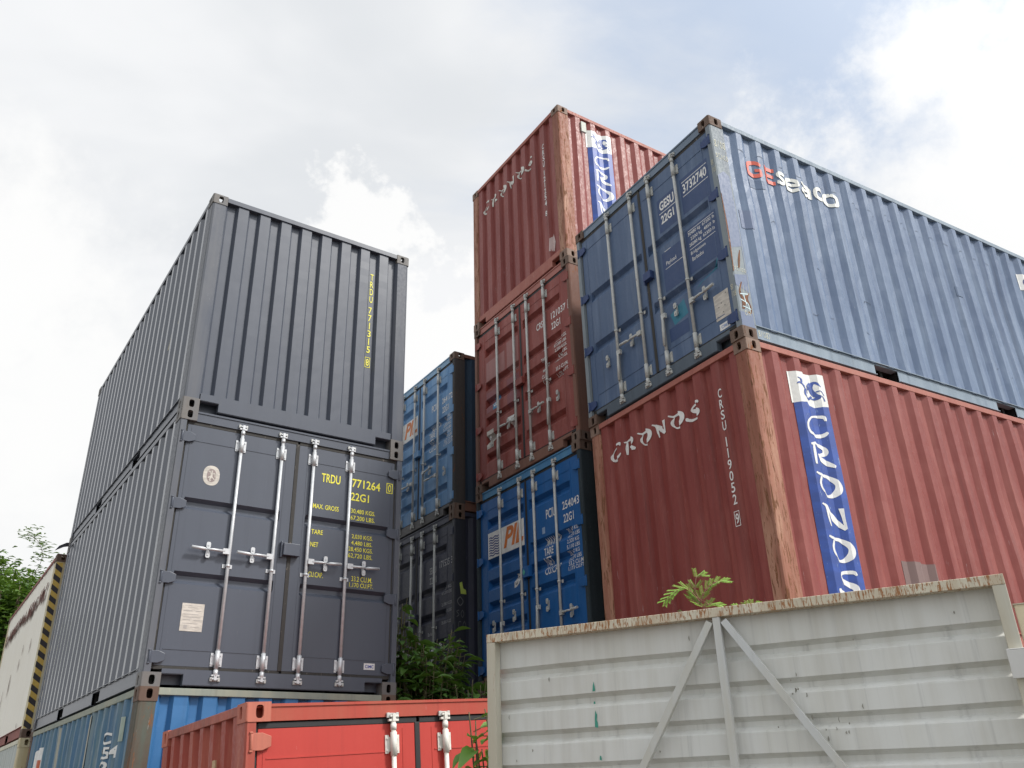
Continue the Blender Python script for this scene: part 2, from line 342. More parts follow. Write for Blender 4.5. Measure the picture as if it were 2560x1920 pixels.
# ================================================================ corner casting
def casting_mesh(name, mat, sx, sy, top):
    """hollow ISO corner: box 162 x 178 x 118 with oval apertures on end, side and top/bottom. local origin = the outer corner; sx, sy point inwards"""
    X, Y, Z, t = .162, .178, .118, .026; mb = MB()
    # faces given by origin, two axes, normal-inward axis, hole centre and half-size
    def face(o, a, la, b, lb, nrm, hole):
        o = Vector(o); a = Vector(a); b = Vector(b); nrm = Vector(nrm)
        if not hole:
            mb.add([o, o+a*la, o+a*la+b*lb, o+b*lb], [(0, 1, 2, 3)]); return
        cu, cv, hu, hv = hole; n = 24; ring = []
        for k in range(n):
            th = 2*math.pi*k/n; c_, s_ = math.cos(th), math.sin(th); e = .62
            ring.append((cu+hu*math.copysign(abs(c_)**e, c_), cv+hv*math.copysign(abs(s_)**e, s_)))
        rectp = []
        for (u, v) in ring:          # project ring point to the rectangle border
            du, dv = u-cu, v-cv; k_ = min((la-cu)/du if du > 1e-9 else (-cu/du if du < -1e-9 else 1e9), (lb-cv)/dv if dv > 1e-9 else (-cv/dv if dv < -1e-9 else 1e9)); rectp.append((cu+du*k_, cv+dv*k_))
        # snap nearest points to corners
        for cx, cy in ((0, 0), (la, 0), (la, lb), (0, lb)):
            i = min(range(n), key=lambda j: (rectp[j][0]-cx)**2+(rectp[j][1]-cy)**2); rectp[i] = (cx, cy)
        vs = [o+a*u+b*v for u, v in rectp]+[o+a*u+b*v for u, v in ring]+[o+a*u+b*v+nrm*t for u, v in ring]
        mb.add(vs, [(k, (k+1) % n, n+(k+1) % n, n+k) for k in range(n)])
        mb.add(vs[n:], [(k, (k+1) % n, n+(k+1) % n, n+k) for k in range(n)], True)
        # inner wall skin round the hole
        vs2 = [o+a*u+b*v+nrm*t for u, v in rectp]+[o+a*u+b*v+nrm*t for u, v in ring]
        mb.add(vs2, [(k, (k+1) % n, n+(k+1) % n, n+k) for k in range(n)])
    ex = Vector((sx, 0, 0)); ey = Vector((0, sy, 0)); zz_ = -1 if top else 1; ez = Vector((0, 0, zz_))
    cz = .0575 if top else .0555
    face((0, 0, 0), ex, X, ez, Z, ey, (.089, cz, .0255, .04))                    # end
    face((0, 0, 0), ey, Y, ez, Z, ex, (.1015, cz, .0255, .04))                   # side
    face((0, 0, 0), ex, X, ey, Y, ez, (.089, .1015, .032, .06))                  # top / bottom
    face(ex*X, ey, Y, ez, Z, -ex, None); face(ey*Y, ex, X, ez, Z, -ey, None); face(ez*Z, ex, X, ey, Y, -ez, None)
    me = bpy.data.meshes.new(name); me.from_pydata(mb.v, [], mb.f); me.polygons.foreach_set('use_smooth', mb.sm); me.materials.append(mat)
    bm = bmesh.new(); bm.from_mesh(me); bmesh.ops.remove_doubles(bm, verts=bm.verts, dist=1e-5); bmesh.ops.recalc_face_normals(bm, faces=bm.faces)
    es = [e for e in bm.edges if all(abs(v.co.x) < 1e-5 and abs(v.co.y) < 1e-5 for v in e.verts)]
    bmesh.ops.bevel(bm, geom=es, offset=.012, segments=3, affect='EDGES', profile=.5)
    bm.to_mesh(me); bm.free(); return me

WD, LEN, HT = 2.438, 6.058, 2.591
def dents(seed, smax, n, amp):
    r = random.Random(seed*77+5); L_ = [(r.uniform(.25, smax-.25), r.uniform(.3, 2.2), r.uniform(.12, .45), r.uniform(.35, 1.1), amp*r.uniform(-.5, 1)) for _ in range(n)]
    def f(s, v):
        if v < .3 or v > 2.4: k = max(0, min(1, (v-.15)/.15 if v < .3 else (2.54-v)/.14))
        else: k = 1
        return k*sum(a*math.exp(-((s-c)/w)**2-((v-z)/h)**2) for c, z, w, h, a in L_)
    return f
def corrugated(mb, profile, place, v0, v1, rows=9, rnd=0, seed=1, dent=None):
    """sheet: profile [(s,depth)], place(s, depth, v)->xyz"""
    r = random.Random(seed); n = len(profile); vs = []
    for j in range(rows+1):
        v = v0+(v1-v0)*j/rows
        for i, (s, d) in enumerate(profile):
            k = rnd*(r.random()-.5) if 0 < j < rows and 0 < i < n-1 else 0
            if dent and 0 < i < n-1: k += dent(s, v)
            vs.append(place(s, d+k, v))
    mb.add(vs, [(j*n+i, j*n+i+1, (j+1)*n+i+1, (j+1)*n+i) for j in range(rows) for i in range(n-1)])

def container(label, P, mat_w, H=HT, L=LEN, front='blind', fc=(.25, .11, .02, .389, .045), scp=(.278, .072, .068, .16, .036), opts=None, group='stacked shipping containers', simple=False):
    """P: palette dict body, post, rail, cast, bar, hinge. front: 'blind' or a door spec dict"""
    O = dict(rnd=.002, seed=1, side_smooth=False, amp=.016); O.update(opts or {})
    root = empty('shipping_container', mat_w, label=label, cat='shipping container', group=group); S_ = {'root': root}
    # castings
    for sx, x in ((1, 0), (-1, WD)):
        for sy, y in ((1, 0), (-1, L)):
            for tp, z in ((1, H), (0, 0)):
                if simple and y: continue
                o = link('corner_casting', casting_mesh('corner_casting', P['cast'], sx, sy, tp), root); o.location = (x, y, z)
    # posts
    door = isinstance(front, dict)
    for sx, x in ((1, 0), (-1, WD)):
        for y in (0, L):
            mb = MB(); z0, z1 = .117, H-.117
            def pr(pts):
                pp = [(x+sx*a, (b if y == 0 else L-b)) for a, b in pts]; n = len(pp)
                mb.add([(a, b, z0) for a, b in pp]+[(a, b, z1) for a, b in pp], [tuple(range(n)), tuple(range(n, 2*n))]+[(i, (i+1) % n, n+(i+1) % n, n+i) for i in range(n)])
            if y == 0 and door: pr([(.006, .022), (.014, .006), (.070, .006), (.070, .035), (.078, .045), (.078, .15), (.045, .15), (.045, .19), (.006, .19)])
            else: pr([(.006, .03), (.012, .012), (.03, .006), (.150, .006), (.172, .05), (.172, .09), (.09, .16), (.05, .182), (.006, .182)])
            mb.build('corner_post', P['post'], root)
    # rails
    for x0, x1 in ((.004, .064), (WD-.064, WD-.004)):
        if simple: break
        MB().box(x0, x1, .178, L-.178, H-.066, H-.007).build('top_rail', P['rail'], root, .004)
    MB().box(.162, WD-.162, L-.064, L-.004, H-.066, H-.007).build('top_rail', P['rail'], root)
    # side bottom rails, channel set in under the panel, with fork pockets
    f0, f1 = (L/2-1.205, L/2-.845), (L/2+.845, L/2+1.205)
    for side in (0, 1):
        if simple: break
        mb = MB(); X = (lambda a, b: (a, b)) if side == 0 else (lambda a, b: (WD-b, WD-a))
        segs = [(.178, L-.178)] if L < 4 else [(.178, f0[0]), (f0[1], f1[0]), (f1[1], L-.178)]
        for a, b in segs:
            mb.box(*X(.022, .028), a, b, .026, .178); mb.box(*X(.004, .10), a, b, .020, .026)
        mb.box(*X(.0, .10), .178, L-.178, .160, .168) if L < 4 else mb.box(*X(.004, .0219), .178, L-.178, .158, .166)
        if L > 4:
            for a, b in (f0, f1): mb.box(*X(.022, .10), a, b, .140, .158)
        mb.build('bottom_rail', P['rail'], root)
        if L > 4:
            mk = MB()
            for a, b in (f0, f1):
                mk = MB(); mk.box(*X(.35, .36), a-.02, b+.02, .02, .14); mk.box(*X(.05, .35), a-.02, a-.008, .02, .14); mk.box(*X(.05, .35), b+.008, b+.02, .02, .14); mk.build('fork_pocket', M['dark'], root)
    # roof, floor
    mb = MB(); n = 2*int(L/.36); pr = [(.02+i*(L-.04)/n, (0, 0, .02, .02)[i % 4]) for i in range(n+1)]
    corrugated(mb, pr, lambda s, d, v: (v, s, H-.020-d), .166, WD-.166, 1); mb.box(.166, WD-.166, .06, L-.06, H-.075, H-.045); mb.box(.062, .165, .182, L-.182, H-.03, H-.022); mb.box(WD-.165, WD-.062, .182, L-.182, H-.03, H-.022)
    mb.build('roof', P['body'], root)
    mb = MB().box(.10, WD-.10, .05, L-.05, .145, .18)
    for k in range(int(L/.35)-1): mb.box(.1, WD-.1, .25+k*.35, .29+k*.35, .035, .145)
    mb.build('floor', P['under'] if 'under' in P else M['dark'], root)
    # sides
    prof = corr_breaks(.165, L-.165, *scp)
    VC = [.150+(H-.20)*k/24 for k in range(25)]
    for side in (0, 1):
        dn = dents(O['seed']+side, L, int(L*3), O['amp']) if not simple else None
        mb = MB(); sx = (lambda d: .008+d) if side == 0 else (lambda d: WD-.008-d)
        if simple: mb.box(sx(0), sx(.03), .165, L-.165, .15, H-.05)
        elif O['side_smooth']:
            k = 0; s = .165
            while s < L-.165-1e-3:
                e = min(s+.2375, L-.165); mb.box(*sorted((sx(.006), sx(.03))), s+.004, e, .17, H-.06); s = e
            mb.box(*sorted((sx(.014), sx(.03))), .165, L-.165, .17, H-.06)
        else: corrugated(mb, prof, lambda s, d, v: (sx(d), s, v), .150, H-.05, 24, O['rnd'], O['seed']+side, dn)
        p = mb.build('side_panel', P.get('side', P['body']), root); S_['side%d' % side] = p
        f = corr_fn(*scp) if not O['side_smooth'] else (lambda s: -.002)
        cuts = [s for s, d in prof] if not O['side_smooth'] else []
        S_['surf%d' % side] = Surf((lambda sxx, ff, dd: (lambda u, v, l: (sxx(ff(u)+dd(u, v)-l-.0016-O['rnd']*.5), u, v)))(sx, f, dn if cuts else (lambda a, b: 0)), cuts, VC if cuts else ())
        S_['post%d' % side] = Surf((lambda sxx: (lambda u, v, l: (sxx(-.002-l-.0005), u, v)))(sx))
    # far end: plain corrugated
    mb = MB()
    if simple: mb.box(.1, WD-.1, L-.06, L-.03, .15, H-.05)
    else: corrugated(mb, corr_breaks(.165, WD-.165, .25, .11, .02, .2, .045), lambda s, d, v: (s, L-.012-d, v), .15, H-.05, 2)
    mb.build('end_panel', P['body'], root); MB().box(.162, WD-.162, L-.06, L-.006, .03, .19).build('sill', P['rail'], root)
    # front sill with the two notches beside the castings
    nz = .112
    mb = MB().prism([(.163, nz), (.350, nz), (.350, .022), (WD-.350, .022), (WD-.350, nz), (WD-.163, nz), (WD-.163, .186 if not door else .150), (.163, .186 if not door else .150)], .010, .016)
    mb.box(.350, WD-.350, .016, .075, .016, .022); mb.box(.163, .350, .016, .075, nz-.006, nz-.0005); mb.box(WD-.350, WD-.163, .016, .075, nz-.006, nz-.0005)
    mb.box(.350, .356, .016, .075, .022, nz); mb.box(WD-.356, WD-.350, .016, .075, .022, nz); mb.box(.163, WD-.163, .016, .12, .180 if not door else .144, .186 if not door else .150)
    mb.box(.163, WD-.163, .13, .14, .03, .145)
    mb.build('sill', P['sill'] if 'sill' in P else P['rail'], root)
    if simple: return S_
    if not door:
        MB().box(.162, WD-.162, .004, .066, H-.066, H-.007).build('top_rail', P['rail'], root, .004)
        period, wo, ws, ph, dp = fc; prof = corr_breaks(.155, WD-.155, *fc); mb = MB()
        dn = dents(O['seed']+7, WD, 7, O['amp']*.7); corrugated(mb, prof, lambda s, d, v: (s, .018+d, v), .178, H-.05, 24, O['rnd'], O['seed']+7, dn)
        S_['front'] = mb.build('end_panel', P.get('end', P['body']), root); f = corr_fn(*fc)
        S_['surf_f'] = Surf(lambda u, v, l: (u, .018+f(u)+dn(u, v)-l-.0016-O['rnd']*.5, v), [s for s, d in prof], [.178+(H-.228)*k/24 for k in range(25)])
        return S_
    # ---- door end
    D = dict(hz=(2.30, 1.63, .935, .245), grooves=((1.705, 1.005), (1.705, 1.005)), gx=(.149, 1.085), gd=(.032, .042, .040), depth=.048, lines=(2.278, .318), bars=(.623, 1.045, 1.393, 1.815),
             handles=(('L', 1.22), ('L', 1.22), ('R', 1.22), ('R', 1.22)), guide=1.09, zb=.178, zt=H-.154, gask='rubber', ztb=.088, lock=(1.12, 1.31, 1.255, 1.375), catches=None, halfbar=None)
    D.update(front); bar = P['bar']; hinge = P.get('hinge', P['body'])
    hd = MB().box(.163, WD-.163, .020, .10, H-.116, H-.012); hd.box(.163, WD-.163, .012, .020, H-.030, H-.012); hd.build('header', P.get('head', P['rail']), root)
    yd = .030
    gm = M[D['gask']]
    for k, (x0, x1) in enumerate(((.092, 1.198), (1.240, WD-.092))):
        mb = MB(); g0, g1 = D['gx'] if k == 0 else (WD-D['gx'][1], WD-D['gx'][0])
        zs = [(D['zb'], 0)]; a, b, c = D['gd']
        for z in sorted(D['grooves'][k]):       # z = top ledge; going up: slope in, recessed flat, ledge out
            zs += [(z-a-b-c, 0), (z-a-b, D['depth']), (z-a, D['depth']), (z, 0)]
        zs += [(D['zt'], 0)]
        cols = [(x0, 0), (g0, 0), (g0+.006, 1), (g1-.006, 1), (g1, 0), (x1, 0)]; n = len(cols)
        vs = [(x, yd+d*q, z) for z, d in zs for x, q in cols]
        mb.add(vs, [(j*n+i, j*n+i+1, (j+1)*n+i+1, (j+1)*n+i) for j in range(len(zs)-1) for i in range(n-1)])
        for lz in D['lines']:
            mb.box(g0, g1, yd-.004, yd-.0005, lz-.004, lz+.004)
        for xx in (g0-.02, g1+.02): mb.box(xx-.002, xx+.002, yd-.0025, yd-.0004, D['zb']+.03, D['zt']-.03)
        # edges of the leaf
        mb.box(x0, x0+.003, yd+.001, yd+.05, D['zb'], D['zt']); mb.box(x1-.003, x1, yd+.001, yd+.05, D['zb'], D['zt']); mb.box(x0, x1, yd+.001, yd+.05, D['zt']-.004, D['zt']-.001); mb.box(x0, x1, yd+.001, yd+.05, D['zb']+.001, D['zb']+.004)
        dr = mb.build('door', P.get('door', P['body']), root); S_['door%d' % k] = dr
        zc = [z for z, d in zs]
        def dfn(u, v, l, zs=zs, g0=g0, g1=g1):
            d = 0
            if g0 < u < g1:
                for (za, da), (zb_, db) in zip(zs, zs[1:]):
                    if za <= v <= zb_: d = da+(db-da)*(v-za)/max(1e-6, zb_-za); break
            return (u, yd+d-l-.0008, v)
        S_['surf_d%d' % k] = Surf(dfn, [g0, g1], zc)
        # gaskets
        gk = MB(); e0, e1 = (.074, x0-.001) if k == 0 else (x1+.001, WD-.074)
        gk.box(e0, e1, yd+.004, yd+.03, D['zb']-.03, D['zt']+.03)
        gk.box(x0-.001, x1+(.0 if k else .020), yd+.001, yd+.03, D['zt']+.001, D['zt']+.037); gk.box(x0-.001, x1+(.0 if k else .020), yd+.001, yd+.03, D['zb']-.034, D['zb']-.001)
        if k == 0: gk.box(x1+.001, 1.239, yd-.006, yd+.03, D['zb']-.004, D['zt']+.006)
        gk.build('gasket', gm, dr, .004)
        # hinges
        for z in D['hz']:
            hb = MB(); hx0, hx1 = (.052, .172)
            pl = [(hx0, z-.052), (hx0+.062, z-.052), (hx1, z-.030), (hx1, z+.030), (hx0+.062, z+.052), (hx0, z+.052)]
            if k: pl = [(WD-x, zz) for x, zz in reversed(pl)]
            hb.prism(pl, yd-.026, yd-.012)
            bx = (.030, .052) if k == 0 else (WD-.052, WD-.030)
            hb.box(bx[0], bx[1], -.004, yd, z-.060, z-.048); hb.box(bx[0], bx[1], -.004, yd, z+.048, z+.060)
            xx = .044 if k == 0 else WD-.044
            hb.tube([(xx, .006, z-.047), (xx, .006, z+.047)], .012, 8)
            hb.build('hinge', hinge, dr, .003)
        # locking bars
        for bi in (0, 1):
            if D['halfbar'] is not None and (k*2+bi) not in D['halfbar']: continue
            bx = D['bars'][k*2+bi]; yb = yd-.030; r = .0165; lb = MB()
            zt, zb = H-D['ztb'], .080
            lb.tube([(bx, yb, zb), (bx, yb, zt)], r, 12)
            for z, sgn in ((H-.29, 1), (.245, 1)):         # bearing plates with bolts
                hz_ = .058; pw = .052
                lb.prism([(bx-pw, z-hz_), (bx-pw*.55, z-hz_), (bx-pw*.5, z-hz_*.8), (bx+pw*.5, z-hz_*.8), (bx+pw*.55, z-hz_), (bx+pw, z-hz_), (bx+pw, z+hz_), (bx+pw*.55, z+hz_), (bx+pw*.5, z+hz_*.8), (bx-pw*.5, z+hz_*.8), (bx-pw*.55, z+hz_), (bx-pw, z+hz_)], yd-.009, yd-.001)
                lb.tube([(bx, yb, z-.075), (bx, yb, z+.075)], .0225, 12)
                for dx in (-.038, .038):
                    for dz in (-.038, .038): lb.tube([(bx+dx, yd-.016, z+dz), (bx+dx, yd-.008, z+dz)], .008, 6)
            lb.tube([(bx, yb, zt-.09), (bx, yb, zt-.05)], .021, 12); lb.tube([(bx, yb, zb+.02), (bx, yb, zb+.075)], .021, 12)
            lb.box(bx-.036, bx+.036, yb-.012, yb+.014, zt-.034, zt-.020); lb.box(bx-.028, bx+.034, yb-.016, yb+.01, zt-.006, zt+.006); lb.box(bx-.012, bx+.012, yb-.02, yb+.012, zt-.034, zt+.014)
            lb.box(bx-.036, bx+.036, yb-.012, yb+.014, zb+.020, zb+.034); lb.box(bx-.034, bx+.028, yb-.016, yb+.01, zb-.006, zb+.008); lb.box(bx-.012, bx+.012, yb-.02, yb+.012, zb-.014, zb+.034)
            gz = D['guide']; lb.box(bx-.046, bx-.018, yd-.008, yd-.001, gz-.018, gz+.018); lb.box(bx+.018, bx+.046, yd-.008, yd-.001, gz-.018, gz+.018); lb.tube([(bx, yb, gz-.011), (bx, yb, gz+.011)], .0225, 12)
            lb.build('locking_bar', bar, dr)
            for za_, zb_, ya_, yb_ in ((zt-.012, zt+.022, .002, .020), (zb-.022, zb+.012, -.006, .010)):
                kp = MB(); kp.box(bx-.045, bx-.024, ya_, yb_, za_, zb_); kp.box(bx+.024, bx+.045, ya_, yb_, za_, zb_); kp.box(bx-.0239, bx+.0239, yb_-.004, yb_, za_+.001, zb_-.001); kp.build('cam_keeper', P.get('keeper', M['galv_old']), root, .003)
            kind, hzz = D['handles'][k*2+bi]
            if kind:
                hb = MB(); s = -1 if kind == 'L' else 1; yh = yb-.020
                hb.box(*sorted((bx+s*.008, bx+s*.068)), yh-.012, yh+.018, hzz-.026, hzz+.026)
                if kind in 'LR':
                    e = D.get('hlen', .36)
                    hb.tube([(bx+s*.05, yh, hzz), (bx+s*.17, yh-.006, hzz+.003), (bx+s*.225, yh-.004, hzz-.002)], [.015, .012, .008], 8)
                    hb.tube([(bx+s*.215, yh-.004, hzz-.002), (bx+s*.24, yh-.010, hzz), (bx+s*e, yh-.014, hzz+.006)], [.009, .016, .015], 8)
                else: hb.tube([(bx+.020, yh-.004, hzz+.02), (bx+.030, yh-.012, hzz-.05), (bx+.022, yh-.010, hzz-.16), (bx+.012, yh-.008, hzz-.33)], [.016, .013, .016, .015], 8)
                hb.build('handle', bar, dr)
            # catch bracket
            s = -1 if k == 0 else 1; cx, cz_ = bx+s*.20, hzz
            cb = MB(); 
            for zc_, w in ((cz_+.045, .020), (cz_-.045, .020)):
                cb.prism([(cx-w, zc_-.018), (cx-w*.6, zc_-.030), (cx+w*.6, zc_-.030), (cx+w, zc_-.018), (cx+w, zc_+.018), (cx+w*.6, zc_+.030), (cx-w*.6, zc_+.030), (cx-w, zc_+.018)], yd-.036, yd-.026)
                cb.tube([(cx, yd-.026, zc_), (cx, yd-.001, zc_)], .011, 8); cb.tube([(cx, yd-.042, zc_), (cx, yd-.036, zc_)], .009, 6)
            cb.bar((cx, yd-.010, cz_-.05), (cx, yd-.010, cz_+.05), .022, .014, (0, 1, 0)); cb.build('handle_catch', bar, dr)
    if D['lock']:
        a, b, c, d = D['lock']; lk = MB(); lk.box(a+.02, b, -.030, yd-.002, c, d); lk.box(a, a+.019, -.006, yd-.002, c-.02, d+.02); lk.build('lock_box', hinge, S_['door0'], .004)
    return S_

# palettes --------------------------------------------------------------
def pal(body, post=None, rail=None, cast=None, bar='galv_old', **k):
    d = dict(body=body, post=post or body, rail=rail or body, cast=cast or body, bar=M[bar] if isinstance(bar, str) else bar); d.update(k); return d
CAST_RUST = paint('rusty_casting', (.13, .085, .065), (.20, .15, .12), .8, .40, .2, .4, .75, .5, rustcol=(.11, .05, .03))
GREY = (.078, .090, .118)
g_body = paint('grey_paint', GREY, tuple(c*.88 for c in GREY), .5, .0, .06, .25, .36, .12, spec=.45, fineamp=.15)
g_side = paint('grey_paint_side', GREY, tuple(c*.88 for c in GREY), .5, .0, .03, .2, .22, .10, spec=.8, fineamp=.15)
g_post = paint('grey_paint_post', tuple(c*1.06 for c in GREY), (.19, .19, .19), .4, .12, .12, .15, .45, .15)
g_cast = paint('grey_paint_casting', (.155, .155, .16), (.18, .16, .14), .7, .42, .2, .1, .55, .3)
PG = pal(g_body, g_post, g_body, g_cast, 'galv', side=g_side)
RED = (.245, .060, .051)
r_body = paint('red_oxide_paint', RED, (.215, .045, .040), .7, .03, .22, .45, .45, .5, pale=(.36, .125, .105), pale_amt=.4)
r_post = paint('red_oxide_post', (.34, .15, .10), (.25, .09, .06), .9, .68, .7, .5, .62, .9, rustcol=(.075, .042, .03), pale=(.52, .32, .22), pale_amt=.6, rs=(30, 30, 4.5))
r_rail = paint('red_oxide_rail', (.40, .16, .125), (.32, .10, .08), .7, .22, .3, .3, .6, .3)
r_cast = paint('red_oxide_casting', (.20, .13, .10), (.26, .18, .14), .8, .5, .4, .4, .7, .5)
PR = pal(r_body, r_post, r_rail, r_cast)
b2_body = paint('brick_red_paint', (.27, .068, .056), (.20, .048, .042), .8, .08, .12, .5, .55, .35, pale=(.42, .17, .15), pale_amt=.4)
b2_rail = paint('brown_rusty_rail', (.22, .115, .085), (.17, .09, .07), .8, .45, .1, .5, .75, .4)
PB2 = pal(b2_body, b2_rail, b2_rail, CAST_RUST, head=paint('brick_red_header', (.40, .15, .12), None, .5, .12, .1, .5))
bl1 = paint('royal_blue_paint', (.016, .115, .34), (.012, .088, .27), .6, .05, .08, .35, .45, .3)
bl1_head = paint('pale_blue_header', (.09, .25, .42), (.05, .18, .38), .8, .22, .2, .4, .6)
bl1_post = paint('blue_black_post', (.035, .05, .06), (.02, .03, .035), .8, .3, .05, .5, .75)
PB1 = pal(bl1, bl1_post, bl1_post, CAST_RUST, head=bl1_head, sill=b2_rail, side=bl1_post)
bl2 = paint('faded_blue_paint', (.13, .29, .52), (.09, .22, .42), .8, .06, .25, .5, .5, .4, pale=(.26, .42, .62), pale_amt=.5)
bl2_post = paint('brown_black_post', (.07, .06, .055), (.05, .05, .05), .8, .4, .1, .6, .8)
bl2_side = paint('blue_side_painted_shade', (.03, .07, .12), (.03, .05, .08), .8, .1, .05, .6, .7)  # blue darkened to paint in the shade of the gap beside stack B
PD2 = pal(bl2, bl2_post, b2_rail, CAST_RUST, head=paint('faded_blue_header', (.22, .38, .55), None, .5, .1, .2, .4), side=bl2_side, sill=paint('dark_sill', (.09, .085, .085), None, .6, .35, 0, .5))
nv = paint('navy_black_paint', (.055, .06, .095), (.04, .045, .07), .7, .05, .1, .4, .5, .3)
PD1 = pal(nv, paint('navy_post', (.035, .038, .05), None, .7, .15, .15, .5), nv, CAST_RUST, bar='galv_old')
sb = paint('weathered_blue_side', (.130, .185, .290), (.098, .145, .245), .9, .012, .45, .5, .42, .5, pale=(.20, .265, .375), pale_amt=.7)
sbd = paint('weathered_blue_door', (.085, .135, .235), (.068, .11, .20), .7, .01, .2, .5, .45, .3, pale=(.16, .22, .33), pale_amt=.5)
sb_post = paint('weathered_blue_post', (.24, .28, .30), (.19, .22, .26), .8, .32, .4, .4, .6, .4)
sb_rail = paint('weathered_blue_rail', (.26, .32, .38), (.17, .22, .28), .8, .12, .3, .5, .6, .3)
hinge_b = paint('deep_blue_hinge', (.04, .07, .18), None, .4, .02, .1, .2)
PC2 = pal(sb, sb_post, sb_rail, CAST_RUST, bar=M['galv_old'], door=sbd, hinge=hinge_b, side=sb, head=paint('grey_blue_header', (.18, .24, .32), None, .6, .12, .2, .5), sill=paint('grey_blue_sill', (.10, .13, .165), None, .6, .15, .2, .6))
a0_side = paint('faded_petrol_side', (.075, .165, .28), (.10, .19, .24), .9, .05, .15, .6, .6, .4, pale=(.30, .34, .30), pale_amt=.45)
a0_end = paint('bright_blue_end', (.05, .165, .36), (.045, .16, .36), .5, .02, .05, .2, .5, .3)
a0_post = paint('green_grey_rusty_post', (.10, .125, .105), (.12, .08, .06), .9, .62, .3, .5, .75, .5)
a0_rail = paint('pale_green_rail', (.34, .35, .28), (.25, .29, .26), .8, .22, .3, .4, .7, .4)
PA0 = pal(a0_side, a0_post, a0_rail, CAST_RUST, end=a0_end)
e_body = paint('bright_red_side', (.34, .066, .048), (.38, .09, .06), .7, .04, .1, .35, .5, .3, pale=(.60, .22, .15), pale_amt=.4)
e_door = paint('bright_red_door', (.50, .062, .050), (.45, .052, .042), .6, .03, .3, .3, .5, .3, spec=.25)
e_cast = paint('bright_red_casting', (.50, .16, .11), (.32, .11, .085), .9, .3, .5, .6, .6, .4)
e_rail = paint('bright_red_rail', (.44, .13, .095), (.25, .09, .07), .8, .35, .3, .7, .6, .4)
PE = pal(e_body, e_body, e_rail, e_cast, 'white_bar', door=e_door, head=paint('bright_red_header', (.42, .070, .050), (.40, .10, .065), .8, .08, .3, .4, spec=.25), hinge=e_cast)
f_side = paint('white_reefer_skin', (.88, .85, .76), (.82, .78, .68), .6, .0, .0, .25, .5, .15)
f_rail = paint('red_brown_rail', (.30, .11, .09), (.24, .09, .08), .8, .25, .1, .3, .7, .3)
f_post = paint('cream_rusty_post', (.62, .56, .38), (.50, .40, .22), .8, .35, .1, .4, .6, .3)
PF2 = pal(f_side, f_post, f_rail, CAST_RUST)
PF1 = pal(paint('pale_grey_side', (.50, .53, .50), (.44, .48, .47), .7, .03, .05, .4), f_post, paint('cream_rail', (.62, .60, .46), None, .6, .12, 0, .3), f_post)

def place(ox, oy, z, yaw_deg, mirrored):
    """world matrix of a container whose visible corner stands at ox, oy"""
    w = R_(yaw_deg)
    if not mirrored: return Matrix.Translation((ox, oy, z)) @ Matrix.Rotation(w, 4, 'Z')
    return Matrix.Translation((ox+WD*math.cos(w), oy+WD*math.sin(w), z)) @ Matrix.Rotation(w+math.pi, 4, 'Z')
ZA, ZB, ZC, ZD, ZF = (6.055-3*HT+EYE), (8.887-4*HT+EYE), (6.205-3*HT+EYE), (6.247-3*HT+EYE), (3.413-2*HT+EYE)
A = lambda lv, dx=0, dy=0, dw=0: place(-3.234+dx, 7.595+dy, ZA+lv*HT, 35.33+dw, False)
B = lambda lv, dx=0, dy=0, dw=0: place(.772+dx, 9.392+dy, ZB+lv*HT, 123.2+dw, True)
C = lambda lv, dx=0, dy=0, dw=0: place(2.094+dx, 6.768+dy, ZC+lv*HT, 120.96+dw, True)
Dm = lambda lv, dx=0, dy=0, dw=0: place(-.890+dx, 11.907+dy, ZD+lv*HT, 123.42+dw, True)
F = lambda lv, dx=0, dy=0, dw=0: place(-6.979+dx, 12.729+dy, ZF+lv*HT, 34.71+dw, False)

WT, YT = M['white_text'], M['yellow_text']
banner_blue = flat('banner_blue', (.022, .075, .35), .5, .3, (.16, .25, .46), 0, (3, 3, 12), .25)
banner_white = flat('banner_white', (.78, .79, .76), .5, .05, (.5, .5, .5))
old_white = flat('old_white_paint', (.70, .69, .64), .6, .16, (.34, .12, .10))
# ---------------------------------------------------------------- stack A (left, dark grey)
a2 = container('dark grey container with yellow vertical number on corrugated end, topmost of the left stack', PG, A(2), front='blind', fc=(.25, .114, .028, .296, .045), scp=(.278, .072, .068, .20, .036), opts=dict(amp=.005, rnd=.001))
mark('lettering', YT, a2['front'], a2['surf_f'], vert_id('TRDU', '771315', '8', 1.974, 2.228, h=.088, w=.042, pitch=.1045))
MY = paint('torn_sticker', (.42, .40, .32), None, .6, .1, .1, .4)
mark('sticker', MY, a2['side0'], a2['surf0'], [([(.98, 1.40), (.90, 1.43), (.88, 1.62), (.95, 1.66)], [(0, 1, 2, 3)], .004), ([(1.26, 1.18), (1.17, 1.22), (1.19, 1.36), (1.22, 1.40)], [(0, 1, 2, 3)], .012)])
mark('lettering', YT, a2['side0'], a2['surf0'], [frame_(.30, .40, 1.40, 1.55, .012)])
a1 = container('dark grey container with silver locking bars and yellow lettering, middle of the left stack', PG, A(1), front=dict(gask='rubber_worn'), scp=(.278, .072, .068, .20, .036), opts=dict(amp=.005, rnd=.001))
